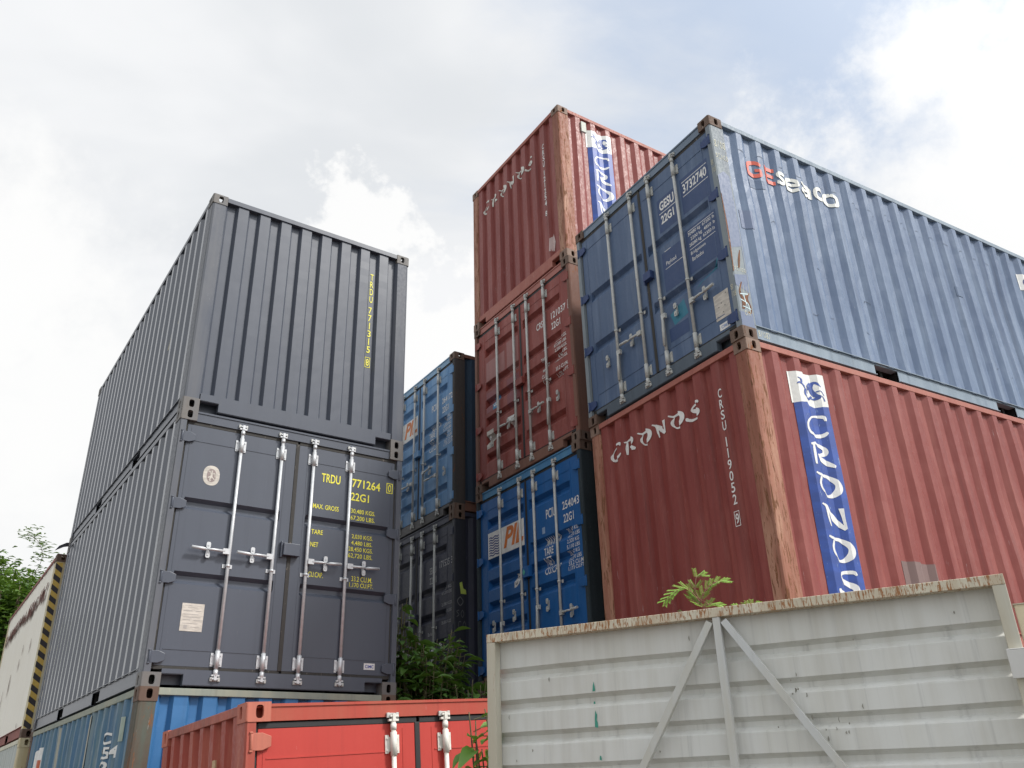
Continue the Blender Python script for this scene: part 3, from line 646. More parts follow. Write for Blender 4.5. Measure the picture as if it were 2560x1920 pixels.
d1 = [T('TRDU', 1.501, 1.712, 2.083, 2.178), T('771264', 1.849, 2.180, 2.083, 2.178), T('0', 2.274, 2.312, 2.096, 2.180), frame_(2.256, 2.330, 2.080, 2.196, .008), T('22G1', 1.842, 2.052, 1.935, 2.022),
      T('MAX. GROSS', 1.428, 1.713, 1.788, 1.838, .006), T('30,480 KGS.', 1.852, 2.132, 1.792, 1.846, .006), T('67,200 LBS.', 1.852, 2.130, 1.718, 1.772, .006), T('TARE', 1.430, 1.555, 1.518, 1.566, .006),
      T('2,030 KGS.', 1.876, 2.116, 1.522, 1.572, .006), T('4,480 LBS.', 1.874, 2.114, 1.454, 1.504, .006), T('28,450 KGS.', 1.846, 2.123, 1.386, 1.438, .006), T('62,720 LBS.', 1.846, 2.121, 1.318, 1.370, .006), T('NET', 1.430, 1.515, 1.387, 1.435, .006),
      T('CU.CAP.', 1.431, 1.586, 1.082, 1.134, .006), T('33.2 CU.M.', 1.897, 2.130, 1.084, 1.136, .006), T('1,170 CU.FT.', 1.877, 2.144, 1.018, 1.070, .006)]
mark('lettering', YT, a1['door1'], a1['surf_d1'], d1)
def ell(u, v, a, b, n=28, lift=.001, e=.85): return ([(u+a*math.copysign(abs(math.cos(2*math.pi*k/n))**e, math.cos(2*math.pi*k/n)), v+b*math.copysign(abs(math.sin(2*math.pi*k/n))**e, math.sin(2*math.pi*k/n))) for k in range(n)], [tuple(range(n))], lift)
em = mark('emblem', M['plate'], a1['door0'], a1['surf_d0'], [ell(.373, 1.952, .080, .100)]); em['label'] = 'pale oval inspection emblem'
mark('emblem', flat('emblem_brown', (.30, .24, .23), .6), a1['door0'], a1['surf_d0'], [ell(.373, 1.952, .044, .066, lift=.002)])
mark('emblem', M['plate'], a1['door0'], a1['surf_d0'], [S([(.1, .85, .10), (.35, .80, .12), (.45, .6, .10)], .333, 1.89, .08, .12, .003), S([(.55, .95, .22), (.55, .75, .14), (.5, .45, .26), (.35, .2, .14), (.45, .05, .16)], .333, 1.89, .08, .12, .0033), S([(.55, .62, .08), (.85, .7, .12), (.95, .4, .10)], .333, 1.89, .08, .12, .0036), S([(.1, .3, .08), (.45, .42, .08), (.9, .2, .10)], .333, 1.89, .08, .12, .0039)])
pl = mark('plate', M['plate'], a1['door0'], a1['surf_d0'], [rect(.266, .464, .478, .724, .002)]); pl['label'] = 'cream data plate'
grey_ink = flat('grey_ink', (.40, .38, .36), .6)
mark('lettering', grey_ink, a1['door0'], a1['surf_d0'], [T('CSC SAFETY APPROVAL', .29, .44, .70, .708, 0, 0, .003), T('SHANGHAI', .32, .41, .685, .692, 0, 0, .003), rect(.285, .36, .655, .661, .003), rect(.39, .44, .655, .661, .003), rect(.285, .42, .625, .630, .003), rect(.285, .44, .600, .604, .003), rect(.285, .35, .575, .580, .003), rect(.38, .44, .575, .580, .003), rect(.285, .42, .545, .549, .003), rect(.30, .33, .50, .53, .003), rect(.36, .44, .515, .519, .003)])
mark('maker_sticker', WT, a1['door1'], a1['surf_d1'], [rect(2.079, 2.198, .228, .290, .001)])
mark('lettering', flat('ink_blue', (.03, .05, .35), .5), a1['door1'], a1['surf_d1'], [T('CIMC', 2.092, 2.186, .244, .274, .02, 0, .002)])
mark('lettering', YT, a1['side0'], a1['surf0'], [frame_(.30, .40, 1.42, 1.57, .012)])
a0 = container('blue container with rusted brown corner at the bottom of the left stack', PA0, A(0), front='blind', fc=(.25, .12, .03, .30, .045), scp=(.278, .072, .068, .20, .036), opts=dict(rnd=.006, seed=5))
mark('lettering', WT, a0['side0'], a0['surf0'], [T('IC', 1.22, .96, 2.182, 2.285, .03, 0, .006), T('2514', 1.23, .64, 2.058, 2.162, .03, 0, .006), T('22', 1.21, .955, 1.94, 2.04, .03, 0, .006)])
mark('panel_seam', flat('bare_seam', (.42, .42, .36), .6, .3, (.25, .12, .07)), a0['side0'], a0['surf0'], [rect(1.90, 2.10, .2, 2.50, .003), rect(3.35, 3.46, .2, 2.50, .003), rect(3.72, 3.80, .2, 2.50, .0035), rect(.05, .09, 1.3, 2.45, .012)])
mark('sticker', WT, a0['side0'], a0['surf0'], [([(5.30, 1.6), (4.86, 1.6), (4.81, 2.345), (5.10, 2.34), (5.28, 2.30)], [(0, 1, 2, 3, 4)], .002)])
mark('sticker', flat('sticker_orange', (.55, .12, .05), .5), a0['side0'], a0['surf0'], [rect(5.10, 4.88, 2.05, 2.20, .004)])
mark('vent', flat('vent_pale', (.35, .42, .36), .6), a0['side0'], a0['surf0'], [rect(.44, .52, 2.18, 2.38, .004)])
# ---------------------------------------------------------------- bright red short container in front of stack A
ew, et, es_ = R_(34.714), R_(2.70), R_(-1.4365)
Ax = Vector((math.cos(ew)*math.cos(et), math.sin(ew)*math.cos(et), math.sin(et))); By = Vector((-math.sin(ew)*math.cos(es_), math.cos(ew)*math.cos(es_), math.sin(es_))); By -= Ax*(Ax.dot(By)); By.normalize(); Cz = Ax.cross(By)
HE = 2.20; oE = Vector((-1.731, 5.688, .537+EYE))-Cz*HE
mE = Matrix(((Ax.x, By.x, Cz.x, oE.x), (Ax.y, By.y, Cz.y, oE.y), (Ax.z, By.z, Cz.z, oE.z), (0, 0, 0, 1)))
e = container('short bright red container with white bars, in front of the left stack', PE, mE, H=HE, L=2.06, scp=(.25, .085, .03, .20, .04), group=None,
              front=dict(hz=(HE-.235, 1.3, .65, .25), grooves=((1.25, .8), (1.25, .8)), lines=(HE-.335,), halfbar=(1, 2), bars=(.6, 1.022, 1.430, 1.8), handles=((None, .9),)*4, guide=.85, zt=HE-.160, ztb=.112, lock=None))
def scratchy(word, u0, v0, w, h, dw): 
    LT = {'M': [(0, 0), (.1, 1), (.5, .3), (.8, 1), (.9, 0)], 'A': [(0, 0), (.4, 1), (.8, 0)], 'P': [(0, 0), (.05, 1), (.7, .9), (.6, .5), (.05, .45)], 'S': [(.8, .95), (.1, .75), (.8, .35), (.05, .05)], 'E': [(.8, 1), (.1, .95), (.1, .5), (.6, .5), (.1, .5), (.1, .02), (.85, .0)],
          'C': [(.85, .9), (.2, .85), (.1, .2), (.8, .05)], 'O': [(.5, 1), (.05, .5), (.5, 0), (.95, .5), (.5, 1)], '8': [(.5, .5), (.1, .8), (.5, 1), (.9, .8), (.1, .2), (.5, 0), (.9, .2), (.5, .5)], '/': [(0, -.1), (.8, 1.15)], '0': [(.5, 1), (.05, .5), (.5, 0), (.95, .5), (.5, 1)], '5': [(.9, 1), (.2, 1), (.15, .55), (.8, .5), (.7, .05), (.05, .05)],
          'H': [(.05, 0), (.05, 1), (.05, .5), (.8, .5), (.8, 1), (.8, 0)], '(': [(.6, 1.1), (.0, .5), (.6, -.1)], ')': [(0, 1.1), (.6, .5), (0, -.1)], 'T': [(0, 1), (.9, 1), (.45, 1), (.45, 0)], '1': [(.4, 1), (.4, 0)]}
    return [S([(x, y, .12) for x, y in LT[c]], u0+i*dw, v0, w, h, .002+.0002*i, c in 'SO80C()') for i, c in enumerate(word)]
mark('chalk_scrawl', flat('chalk_pink', (.75, .45, .42), .7), e['door1'], e['surf_d1'], scratchy('MAP', 1.575, HE-.62, .045, .075, .062))
MB().box(-.004, .006, .575, .64, HE-.62, HE-.30).build('vent', flat('vent_cream', (.55, .38, .22), .7, .3, (.2, .08, .05)), e['side0'])
# ---------------------------------------------------------------- stack B (tall, middle)
SCR = (.278, .078, .064, .042, .037)
def red_marks(c, side, idn, chk, ztop, word_z, boxed):
    cal_word(old_white if not boxed else WT, c['front'], c['surf_f'], 'CRONOS', .295, word_z+.005, .205, .152, .249, 0.0, 1.5)
    mark('lettering', WT, c['front'], c['surf_f'], vert_id('CRSU', idn, chk, 2.020, ztop, boxed=boxed))
    bn = mark('banner', banner_blue, c[side], c['surf1'], [rect(.535, .960, .17, 2.09, .001)]); bn['label'] = 'blue vertical banner with white capitals'
    mark('banner', banner_white, c[side], c['surf1'], [([(.515, 2.06), (.68, 2.085), (.80, 2.06), (.965, 2.085), (.972, 2.41), (.515, 2.375)], [(0, 1, 2, 3, 4, 5)], .0012)])
    mark('emblem', banner_blue, c[side], c['surf1'], sea_horse(.59, 2.13, .34, .20))
    cal_word(WT, c[side], c['surf1'], 'CRONOS', .612, 1.765, .27, .205, .004, -.284)
b3 = container('red container with blue side banner, topmost of the tall middle stack', PR, B(3), front='blind', fc=(.252, .108, .026, .178, .045), scp=SCR, opts=dict(rnd=.003, seed=11))
red_marks(b3, 'side1', '121254', '8', 2.170, 2.01, False)
MB().box(WD-.012, WD+.016, .405, .495, 2.27, 2.455).build('vent', flat('vent_grey', (.50, .52, .46), .6, .3, (.12, .10, .08)), b3['side1'], .004)
mark('scuff', flat('scuff_white', (.62, .50, .48), .7, .5, (.33, .09, .08)), b3['front'], b3['surf_f'], [([(2.03, .30), (2.10, .28), (2.13, .42), (2.10, .56), (2.05, .50)], [(0, 1, 2, 3, 4)], .001)])
G5 = (.045, .030, .065)
corrdoor = dict(grooves=((2.17, 1.62, 1.35, 1.07, .79, .52), (2.17, 1.62, 1.35, 1.07, .52)), gx=(.275, 1.160), gd=G5, depth=.055, lines=(2.30,), bars=(.640, 1.085, 1.420, 1.840), guide=1.02, handles=(('D', .66), ('L', .76), ('R', .72), ('D', .72)), lock=(1.12, 1.30, 1.20, 1.30))
b2 = container('brick red container with closed doors above the royal blue container in the middle stack', PB2, B(2, .01, -.01, .15), front=corrdoor, scp=SCR, opts=dict(seed=12))
mark('lettering', WT, b2['door1'], b2['surf_d1'], [T('CRSU', 1.614, 1.825, 1.84, 1.94), T('121037', 1.958, 2.282, 1.855, 1.955), frame_(2.325, 2.385, 1.84, 1.97, .006), T('4', 2.338, 2.372, 1.86, 1.95), T('22G1', 1.955, 2.150, 1.70, 1.80),
     T('MAX', 1.715, 1.83, 1.485, 1.535), T('TARE', 1.69, 1.81, 1.335, 1.385), T('WGT.', 1.70, 1.81, 1.26, 1.31), T('MAX', 1.72, 1.83, 1.18, 1.23), T('CU.', 1.69, 1.78, 1.09, 1.14), T('CAP.', 1.69, 1.81, 1.02, 1.07),
     T('30,480 KGS.', 1.99, 2.263, 1.485, 1.54), T('67,200 LBS.', 1.99, 2.263, 1.415, 1.465), T('2,250 KGS.', 2.00, 2.263, 1.345, 1.395), T('4,960 LBS.', 2.00, 2.263, 1.275, 1.325), T('28,230 KGS.', 1.99, 2.263, 1.20, 1.25), T('33.2 CU.M.', 2.00, 2.263, 1.08, 1.13), T('1,170 CU.FT.', 1.98, 2.268, 1.005, 1.055)])
mark('sticker', WT, b2['door0'], b2['surf_d0'], [([(.836, .873), (1.014, .863), (.929, .69)], [(0, 2, 1)], .001)])
mark('sticker', flat('sticker_blue', (.05, .22, .42), .5), b2['door0'], b2['surf_d0'], [rect(.465, .602, 1.13, 1.318, .001)])
mark('lettering', WT, b2['door0'], b2['surf_d0'], [T('GL', .485, .585, 1.165, 1.285, .01, 0, .002)])
mark('plate', M['plate'], b2['door0'], b2['surf_d0'], [rect(.291, .469, .585, .852, .002)])
mark('paint_patch', paint('pinkish_repaint', (.36, .16, .15), None, .5, .02, .1, .3), b2['door0'], b2['surf_d0'], [rect(.86, 1.155, 1.55, 2.02, .0007), rect(.30, .80, 1.63, 1.93, .0007)])
mark('paint_patch', paint('plum_repaint', (.27, .09, .10), None, .5, .02, .1, .3), b2['door0'], b2['surf_d0'], [rect(.30, .62, 1.13, 1.44, .0005), rect(.84, 1.155, 1.02, 1.44, .0005)])
def pil(c):
    d = c['door0']; s = c['surf_d0']
    bd = mark('logo_panel', WT, d, Surf(lambda u, v, l: (u, .030-l-.003, v)), [rect(.282, 1.160, 1.628, 1.975, .001)]); bd['label'] = 'white logo panel with orange letters'
    S2 = Surf(lambda u, v, l: (u, .030-l-.005, v))
    mark('lettering', M['pil_orange'], d, S2, [T('PIL', .675, 1.145, 1.69, 1.955, .035, .32, .001)])
    mark('emblem', M['pil_navy'], d, S2, [S([(k/8, (i*.135)+.035*math.sin(k*1.9), .06) for k in range(9)], .315, 1.665, .29, .25, .001) for i in range(8)])
def pil_text(c, num, chk):
    mark('lettering', WT, c['door1'], c['surf_d1'], [T('PCIU', 1.65, 1.855, 1.825, 1.94), T(num, 1.993, 2.325, 1.845, 1.945), frame_(2.365, 2.425, 1.83, 1.96, .006), T(chk, 2.378, 2.412, 1.85, 1.94), T('22G1', 2.005, 2.206, 1.685, 1.788),
      T('MAX.GR', 1.581, 1.884, 1.50, 1.603), T('TARE', 1.578, 1.77, 1.385, 1.475), T('NET', 1.563, 1.72, 1.27, 1.365), T('CU.CAP', 1.58, 1.896, 1.155, 1.25),
      T('30,480 KG', 2.024, 2.275, 1.555, 1.608, .006), T('67,200 LBS', 2.04, 2.30, 1.49, 1.542, .006), T('2,320 KG', 2.05, 2.28, 1.42, 1.472, .006), T('5,110 LBS', 2.04, 2.29, 1.355, 1.407, .006), T('28,160 KG', 2.03, 2.28, 1.29, 1.342, .006), T('62,090 LBS', 2.04, 2.31, 1.225, 1.277, .006), T('33.2 CU.M', 2.06, 2.34, 1.165, 1.215, .006), T('1,173 CU.FT', 2.05, 2.345, 1.105, 1.155, .006)])
M['pil_orange'] = flat('logo_orange', (.72, .20, .035), .5, .12, (.75, .42, .12), 0, (3, 3, 3), .3); M['pil_navy'] = flat('logo_navy', (.02, .045, .22), .5)
b1 = container('royal blue container with white logo panel, below the brick red container and behind the gate', PB1, B(1, 0, 0, -.1), front=dict(corrdoor, handles=(('D', .74), (None, .80), ('D', .80), ('R', .66)), bars=(.628, 1.107, 1.432, 1.893), lock=(1.15, 1.31, 1.20, 1.33)), scp=SCR, opts=dict(seed=13))
pil(b1); pil_text(b1, '254043', '5')
mark('sticker', WT, b1['door0'], b1['surf_d0'], [([(.90, 1.14), (.95, 1.145), (1.01, 1.18), (1.035, 1.225), (1.01, 1.28), (.95, 1.315), (.905, 1.318)], [(0, 1, 2, 3, 4, 5, 6)], .001)])
mark('lettering', flat('ink_grey', (.25, .25, .27), .5), b1['door0'], b1['surf_d0'], [T('D', .925, .99, 1.17, 1.29, .01, 0, .002)])
mark('sticker', flat('sticker_pale', (.30, .42, .60), .5), b1['door1'], b1['surf_d1'], [rect(1.555, 1.615, 1.66, 1.74, .001)])
mark('sticker', flat('sticker_green', (.08, .45, .35), .5), b1['door0'], Surf(lambda u, v, l: (u, -.034, v)), [([(1.18, 1.265), (1.21, 1.225), (1.24, 1.265), (1.21, 1.305)], [(0, 1, 2, 3)], 0)])
container('royal blue container at the foot of the tall middle stack, hidden behind the gate', PB1, B(0), simple=True, opts=dict(seed=14))
# ---------------------------------------------------------------- stack C (right)
c2 = container('weathered blue container with red and white side name on top of the right stack', PC2, C(2), scp=(.278, .074, .066, .104, .038), opts=dict(rnd=.003, seed=21, amp=.024),
               front=dict(hz=(2.30, 1.63, .935, .24), grooves=((1.66, .985), (1.66, .955)), gx=(.205, 1.165), gd=(.042, .020, .070), depth=.045, lines=(2.285, .34), bars=(.645, 1.085, 1.413, 1.838), guide=.93,
                          handles=(('D', .64), ('L', .70), ('D', .70), ('R', .665)), lock=(1.19, 1.33, 1.24, 1.335), gask='rubber_worn'))
mark('paint_patch', paint('navy_repaint', (.05, .085, .19), None, .4, .01, .1, .3), c2['door1'], c2['surf_d1'], [rect(1.50, 1.83, 1.70, 2.12, .0005), rect(1.88, 2.30, 1.70, 2.14, .0005), rect(1.86, 2.31, .98, 1.50, .0006), rect(1.48, 1.84, .98, 1.45, .0006), rect(1.46, 1.75, .40, .55, .0006)])
mark('paint_patch', paint('teal_scuff', (.05, .22, .32), None, .7, .0, .6, .3, .5, .2), c2['door1'], c2['surf_d1'], [([(1.50, .70), (1.72, .78), (1.76, .60), (1.55, .56)], [(0, 3, 2, 1)], .0005), ([(1.90, .78), (2.22, .90), (2.28, .98), (2.05, .86)], [(0, 3, 2, 1)], .0005)])
mark('lettering', WT, c2['door1'], c2['surf_d1'], [T('GESU', 1.535, 1.770, 1.965, 2.082, .03), T('3732740', 1.915, 2.275, 1.945, 2.060, .02), T('22G1', 1.539, 1.747, 1.795, 1.900, .03), rect(1.52, 1.83, 1.930, 1.938), rect(1.905, 2.285, 1.908, 1.916), rect(1.905, 2.285, 2.085, 2.093),
     T('30480 kg  67200 lb', 1.90, 2.284, 1.405, 1.455, .004), T('2200 kg  4850 lb', 1.93, 2.284, 1.34, 1.39, .004), T('28280 kg  62350 lb', 1.90, 2.272, 1.275, 1.325, .004), rect(1.90, 2.284, 1.468, 1.474), rect(1.90, 2.272, 1.250, 1.256), T('Bridgetown', 1.907, 2.12, 1.175, 1.225, .002), T('Barbados', 1.915, 2.08, 1.11, 1.155, .002),
     T('Payload', 1.536, 1.692, 1.265, 1.325, .002), rect(1.516, 1.809, 1.240, 1.246), rect(1.53, 1.63, 1.45, 1.456)])
mark('plate', M['plate'], c2['door1'], c2['surf_d1'], [rect(2.115, 2.312, .308, .585, .002)])
mark('rivet', flat('rivet_dark', (.06, .06, .06), .6), c2['door1'], c2['surf_d1'], [ell(u, v, .006, .006, 8, .0035, 1) for u, v in ((2.21, .47), (2.25, .43), (2.17, .44), (2.22, .37), (2.28, .55), (2.14, .35))])
mark('maker_sticker', WT, c2['door1'], c2['surf_d1'], [rect(2.143, 2.275, .196, .262, .001)]); mark('lettering', flat('ink_pale_blue', (.25, .35, .60), .5), c2['door1'], c2['surf_d1'], [T('CIMC', 2.165, 2.260, .212, .245, .02, 0, .002)])
bold_word(flat('logo_red', (.66, .10, .055), .5, .04, (.2, .25, .4)), c2['side1'], c2['surf1'], [('G', .500, .690, 2.045, 2.255), ('E', .742, .895, 2.045, 2.255)])
bold_word(flat('logo_white', (.76, .77, .72), .5, .06, (.2, .27, .4)), c2['side1'], c2['surf1'], [('s', .905, 1.030, 2.055, 2.235), ('e', 1.045, 1.240, 2.055, 2.235), ('a', 1.255, 1.445, 2.055, 2.235), ('c', 1.465, 1.610, 2.055, 2.235), ('o', 1.63, 1.855, 2.055, 2.235)])
mark('sticker', WT, c2['side1'], c2['surf1'], [rect(5.30, 5.75, 2.03, 2.27, .001)]); mark('lettering', M['pil_navy'], c2['side1'], c2['surf1'], [T('GE', 5.36, 5.50, 2.08, 2.20, .02, 0, .002)])
lav = paint('lavender_blue_repaint', (.145, .185, .29), (.125, .165, .26), .5, .05, .25, .3)
mark('paint_patch', lav, c2['root'], c2['post1'], [([(.012, .96), (.17, 1.02), (.17, 1.86), (.10, 1.90), (.012, 1.82)], [(0, 1, 2, 3, 4)], .0006), ([(.012, .55), (.17, .50), (.17, .70), (.012, .66)], [(0, 1, 2, 3)], .0006), rect(.012, .17, .12, .27, .0006)])
mark('paint_patch', lav, c2['side1'], c2['surf1'], [rect(.17, .225, .60, 1.70, .0006), rect(.27, .41, 1.30, 1.52, .0007)])
dkb = paint('slate_repaint', (.105, .155, .25), None, .4, .0, .1, .3)
mark('paint_patch', dkb, c2['side1'], c2['surf1'], [rect(.51, .70, 1.90, 2.01, .0007), rect(3.70, 3.86, 1.47, 1.60, .0007)])
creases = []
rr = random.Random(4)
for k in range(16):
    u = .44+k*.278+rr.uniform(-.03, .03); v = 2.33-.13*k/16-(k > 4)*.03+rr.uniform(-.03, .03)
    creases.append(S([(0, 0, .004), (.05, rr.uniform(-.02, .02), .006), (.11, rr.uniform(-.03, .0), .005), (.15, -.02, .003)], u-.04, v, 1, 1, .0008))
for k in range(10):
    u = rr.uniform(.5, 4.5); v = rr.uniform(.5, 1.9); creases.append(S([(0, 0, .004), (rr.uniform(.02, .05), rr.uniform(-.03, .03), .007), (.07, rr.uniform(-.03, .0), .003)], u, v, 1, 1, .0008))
mark('painted_dent_shade', flat('dent_shadow', (.07, .10, .16), .7), c2['side1'], c2['surf1'], creases)  # dark strokes painting in the shade of small dents
rustm = flat('bare_rust', (.20, .085, .04), .85, .5, (.36, .20, .12), 0, (30, 30, 10), .5)
mark('rust_patch', rustm, c2['root'], c2['post1'], [S([(0, 0, .03), (.02, .3, .05), (-.01, .6, .03), (.03, 1, .015)], .06, .30, 1, .30, .0008), S([(0, 0, .05), (.03, .3, .02), (-.01, .7, .045), (.03, 1, .02)], .13, .27, 1, .22, .0009), S([(0, 0, .02), (.02, .5, .03), (.05, 1, .01)], .09, .75, 1, .22, .0008), S([(0, 0, .012), (.01, .5, .02), (0, 1, .01)], .015, .7, 1, .9, .0009)])
chalk = flat('chalk_white', (.68, .66, .50), .7)
mark('chalk_scrawl', chalk, c2['root'], c2['post1'], scratchy('8/08', .035, 2.20, .03, .08, .038)+scratchy('SEACO', .03, 2.05, .026, .06, .034)+scratchy('SEACO', .03, .72, .022, .04, .030)+scratchy('OH', .07, .24, .03, .05, .045)+scratchy('1/1', .05, .49, .02, .07, .04))
mark('chalk_scrawl', flat('chalk_cyan', (.60, .75, .78), .7), c2['root'], c2['post1'], [S([(0, 0, .010), (.1, .02, .012)], .05, .46, 1, 1, .0012), S([(0, 0, .012), (.02, -.1, .010)], .09, .46, 1, 1, .0014), S([(0, 0, .012), (.09, -.03, .010), (.10, -.12, .01)], .04, .40, 1, 1, .0016), S([(0, 0, .01), (.1, -.01, .01)], .06, .33, 1, 1, .0018)])
mark('chalk_scrawl', chalk, c2['root'], Surf(lambda u, v, l: (WD-.0215+l, u, v)), scratchy('8/08)', .22, .065, .024, .055, .032))
mark('chalk_scrawl', chalk, c2['root'], Surf(lambda u, v, l: (u, .005-l, v)), scratchy('8', WD-.06, 1.98, .03, .05, .04)+scratchy('/05', WD-.062, 1.88, .018, .05, .020)+scratchy('8', WD-.065, .52, .03, .05, .04)+scratchy('/08', WD-.066, .44, .018, .05, .020))
c1 = container('red container with blue side banner directly under the weathered blue container on the right', PR, C(1, .012, .008, -.12), front='blind', fc=(.252, .108, .026, .178, .045), scp=SCR, opts=dict(rnd=.003, seed=31))
red_marks(c1, 'side1', '119052', '9', 2.246, 2.095, True)
mark('paint_patch', paint('grey_brown_repaint', (.22, .15, .14), None, .5, .0, .1, .4), c1['side1'], c1['surf1'], [rect(1.55, 2.00, .30, .72, .0006)])
container('red container at the foot of the right stack, hidden behind the gate', PR, C(0), simple=True)
# ---------------------------------------------------------------- stack D (back, in the gap)
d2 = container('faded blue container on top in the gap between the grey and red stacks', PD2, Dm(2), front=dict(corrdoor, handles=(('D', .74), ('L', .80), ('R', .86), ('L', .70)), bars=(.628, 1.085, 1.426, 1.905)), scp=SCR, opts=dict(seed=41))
pil(d2); pil_text(d2, '264172', '4')
dd1 = container('navy black container in the gap behind the bush, under the faded blue one', PD1, Dm(1), front=dict(corrdoor, grooves=((2.17, 1.62, 1.25, .85, .5), (2.17, 1.62, 1.25, .85, .5))), scp=SCR, opts=dict(seed=42))
mark('lettering', flat('dull_white_text', (.50, .50, .52), .6), dd1['door1'], dd1['surf_d1'], [T('SEGU', 1.65, 1.85, 1.81, 1.91), T('171535', 1.961, 2.254, 1.845, 1.945), T('3', 2.30, 2.34, 1.85, 1.95), T('22G1', 1.654, 1.86, 1.665, 1.765), T('30,480 KGS', 2.03, 2.32, 1.51, 1.56, .003), T('67,200 LBS', 2.03, 2.32, 1.44, 1.49, .003), T('2,180 KGS', 2.03, 2.32, 1.28, 1.33, .003), T('4,810 LBS', 2.06, 2.32, 1.18, 1.23, .003), T('28,300 KGS', 2.03, 2.30, 1.03, 1.08, .003), T('Barbados', 1.62, 1.84, .93, .98, .003)])
mark('sticker', flat('sticker_lime', (.50, .62, .12), .6), dd1['root'], dd1['post1'], [([(.09, 1.55), (.13, 1.57), (.15, 1.48), (.19, 1.46), (.20, 1.40), (.11, 1.40)], [(0, 5, 4, 3, 2, 1)], .001)])
mark('chalk_scrawl', flat('chalk_grey', (.14, .145, .15), .7), dd1['root'], dd1['post1'], scratchy('O', .05, 1.24, .10, .12, .1)+scratchy('SO', .04, 1.08, .05, .10, .07)+scratchy('CO', .07, .93, .05, .10, .07))
container('navy black container at the foot of the stack in the gap, hidden behind the bush', PD1, Dm(0), simple=True)
# ---------------------------------------------------------------- stack F (far left)
f2 = container('rust-streaked white insulated container with black and yellow hazard post at the far left edge', PF2, F(1), front='blind', opts=dict(side_smooth=True, rnd=0), scp=(.278, .072, .068, .2, .036))
hz_s = []
for k in range(15):
    z = .16+k*.158; hz_s.append(([(.006, z), (.105, z-.070), (.105, z+.010), (.006, z+.080)], [(0, 1, 2, 3)], .001))
SP = Surf(lambda u, v, l: (u, .0055-l, v))
mark('hazard_stripes', flat('stripe_yellow', (.62, .42, .09), .6, .2, (.45, .25, .10)), f2['root'], SP, [rect(.014, .105, .13, 2.46, .0)])
mark('hazard_stripes', flat('stripe_black', (.035, .03, .035), .6, .1, (.3, .2, .1)), f2['root'], SP, hz_s)
rr = random.Random(8); rs = []
for k in range(150):
    u = .45+rr.random()*5.1; v = 2.19-.01*u+rr.uniform(-.10, .06); l = rr.uniform(.05, .20)
    rs.append(S([(0, 0, rr.uniform(.03, .09)), (rr.uniform(-.02, .02), -.5, rr.uniform(.04, .12)), (0, -1, .008)], u, v, 1, l, .001+.0001*k))
for u, v, l, w in ((1.24, 1.52, .25, .05), (2.2, 1.55, .18, .05), (2.4, 1.35, .22, .06), (3.3, 1.2, .4, .08), (4.1, 1.0, .5, .05), (5.2, .7, .5, .05), (4.4, .25, .12, .06), (.9, .25, .08, .04)):
    rs.append(S([(0, 0, w*.4), (0, -.5, w), (.01, -1, .006)], u, v, 1, l, .0012))
for k in range(50): rs.append(S([(0, 0, rr.uniform(.04, .1)), (0, -1, .01)], .2+k*.115+rr.uniform(-.03, .03), HT-.055, 1, rr.uniform(.02, .09), .0009))
mark('rust_streaks', flat('rust_streak', (.20, .07, .05), .85, .3, (.40, .24, .18), 0, (30, 30, 12), .5), f2['side0'], f2['surf0'], rs)['kind'] = 'stuff'
f1 = container('pale grey corrugated container with cream rail, under the white insulated one at the far left', PF1, F(0), front='blind')
# torn plastic strip
tb = MB(); tb.add([(.02, 0, 0), (.14, .01, .03), (.16, .01, .08), (.05, .0, .07), (-.09, -.02, -.07), (-.04, 0, .015)], [(0, 1, 2, 3), (0, 3, 5), (5, 4, 0)])
so_ = tb.build('plastic_strip', flat('black_plastic', (.02, .02, .03), .5), None); so_.modifiers.new('s', 'SOLIDIFY').thickness = .003
pA = A(1) @ Vector((-.08, LEN-.02, HT-.02)); so_.location = pA; so_.rotation_euler = (0, 0, R_(30))
tag(so_, 'torn black plastic strip between the two dark grey containers at their far corner', 'plastic strip')

# ================================================================ gate
g_white = paint('gate_white_sheet', (.69, .70, .675), (.56, .555, .51), .9, .08, .1, .45, .6, .15, pale=(.66, .66, .60), pale_amt=.3, rustcol=(.30, .20, .12))
g_frame = paint('gate_frame_paint', (.60, .60, .53), (.50, .46, .36), .9, .30, .1, .4, .6, .3, rustcol=(.34, .19, .10))
g_top = paint('gate_top_rusty', (.66, .62, .50), (.50, .40, .28), .9, .76, .1, .5, .7, .3, rustcol=(.40, .22, .11), rs=(75, 75, 14))
G0 = Vector((-.216, 5.677, 0)); gdir = Vector((2.631, -1.397, 0)).normalized(); gn = Vector((-gdir.y, gdir.x, 0))
mG = Matrix(((gdir.x, gn.x, 0, G0.x), (gdir.y, gn.y, 0, G0.y), (0, 0, 1, 0), (0, 0, 0, 1)))
gate = empty('metal_gate', mG, label='white corrugated metal gate with rusty top rail and three fanned braces', cat='gate')
GT, GL_ = 2.651, 2.980
prof = []; z = GT-.04
zs = [(GT-.02, .0)]; ztop = 2.440
while ztop > .2:
    zs += [(ztop, 0), (ztop-.024, .038), (ztop-.050, .040), (ztop-.076, .004), (ztop-.082, 0)]; ztop -= .187
zs.append((.12, 0)); zs = sorted(set(zs))
rr = random.Random(3); cols = [.03+i*(GL_-.06)/14 for i in range(15)]; mb = MB(); n = len(cols)
mb.add([(x, .078+d+rr.uniform(-.002, .002), z+.003*math.sin(x*3+z*5)) for z, d in zs for x in cols], [(j*n+i, j*n+i+1, (j+1)*n+i+1, (j+1)*n+i) for j in range(len(zs)-1) for i in range(n-1)])
sh = mb.build('corrugated_sheet', g_white, gate)
MB().box(0, GL_, 0, .072, GT-.052, GT).build('top_rail', g_top, gate, .003)
MB().box(0, .060, .0015, .072, .10, GT-.0525).build('frame_post', g_frame, gate, .003)
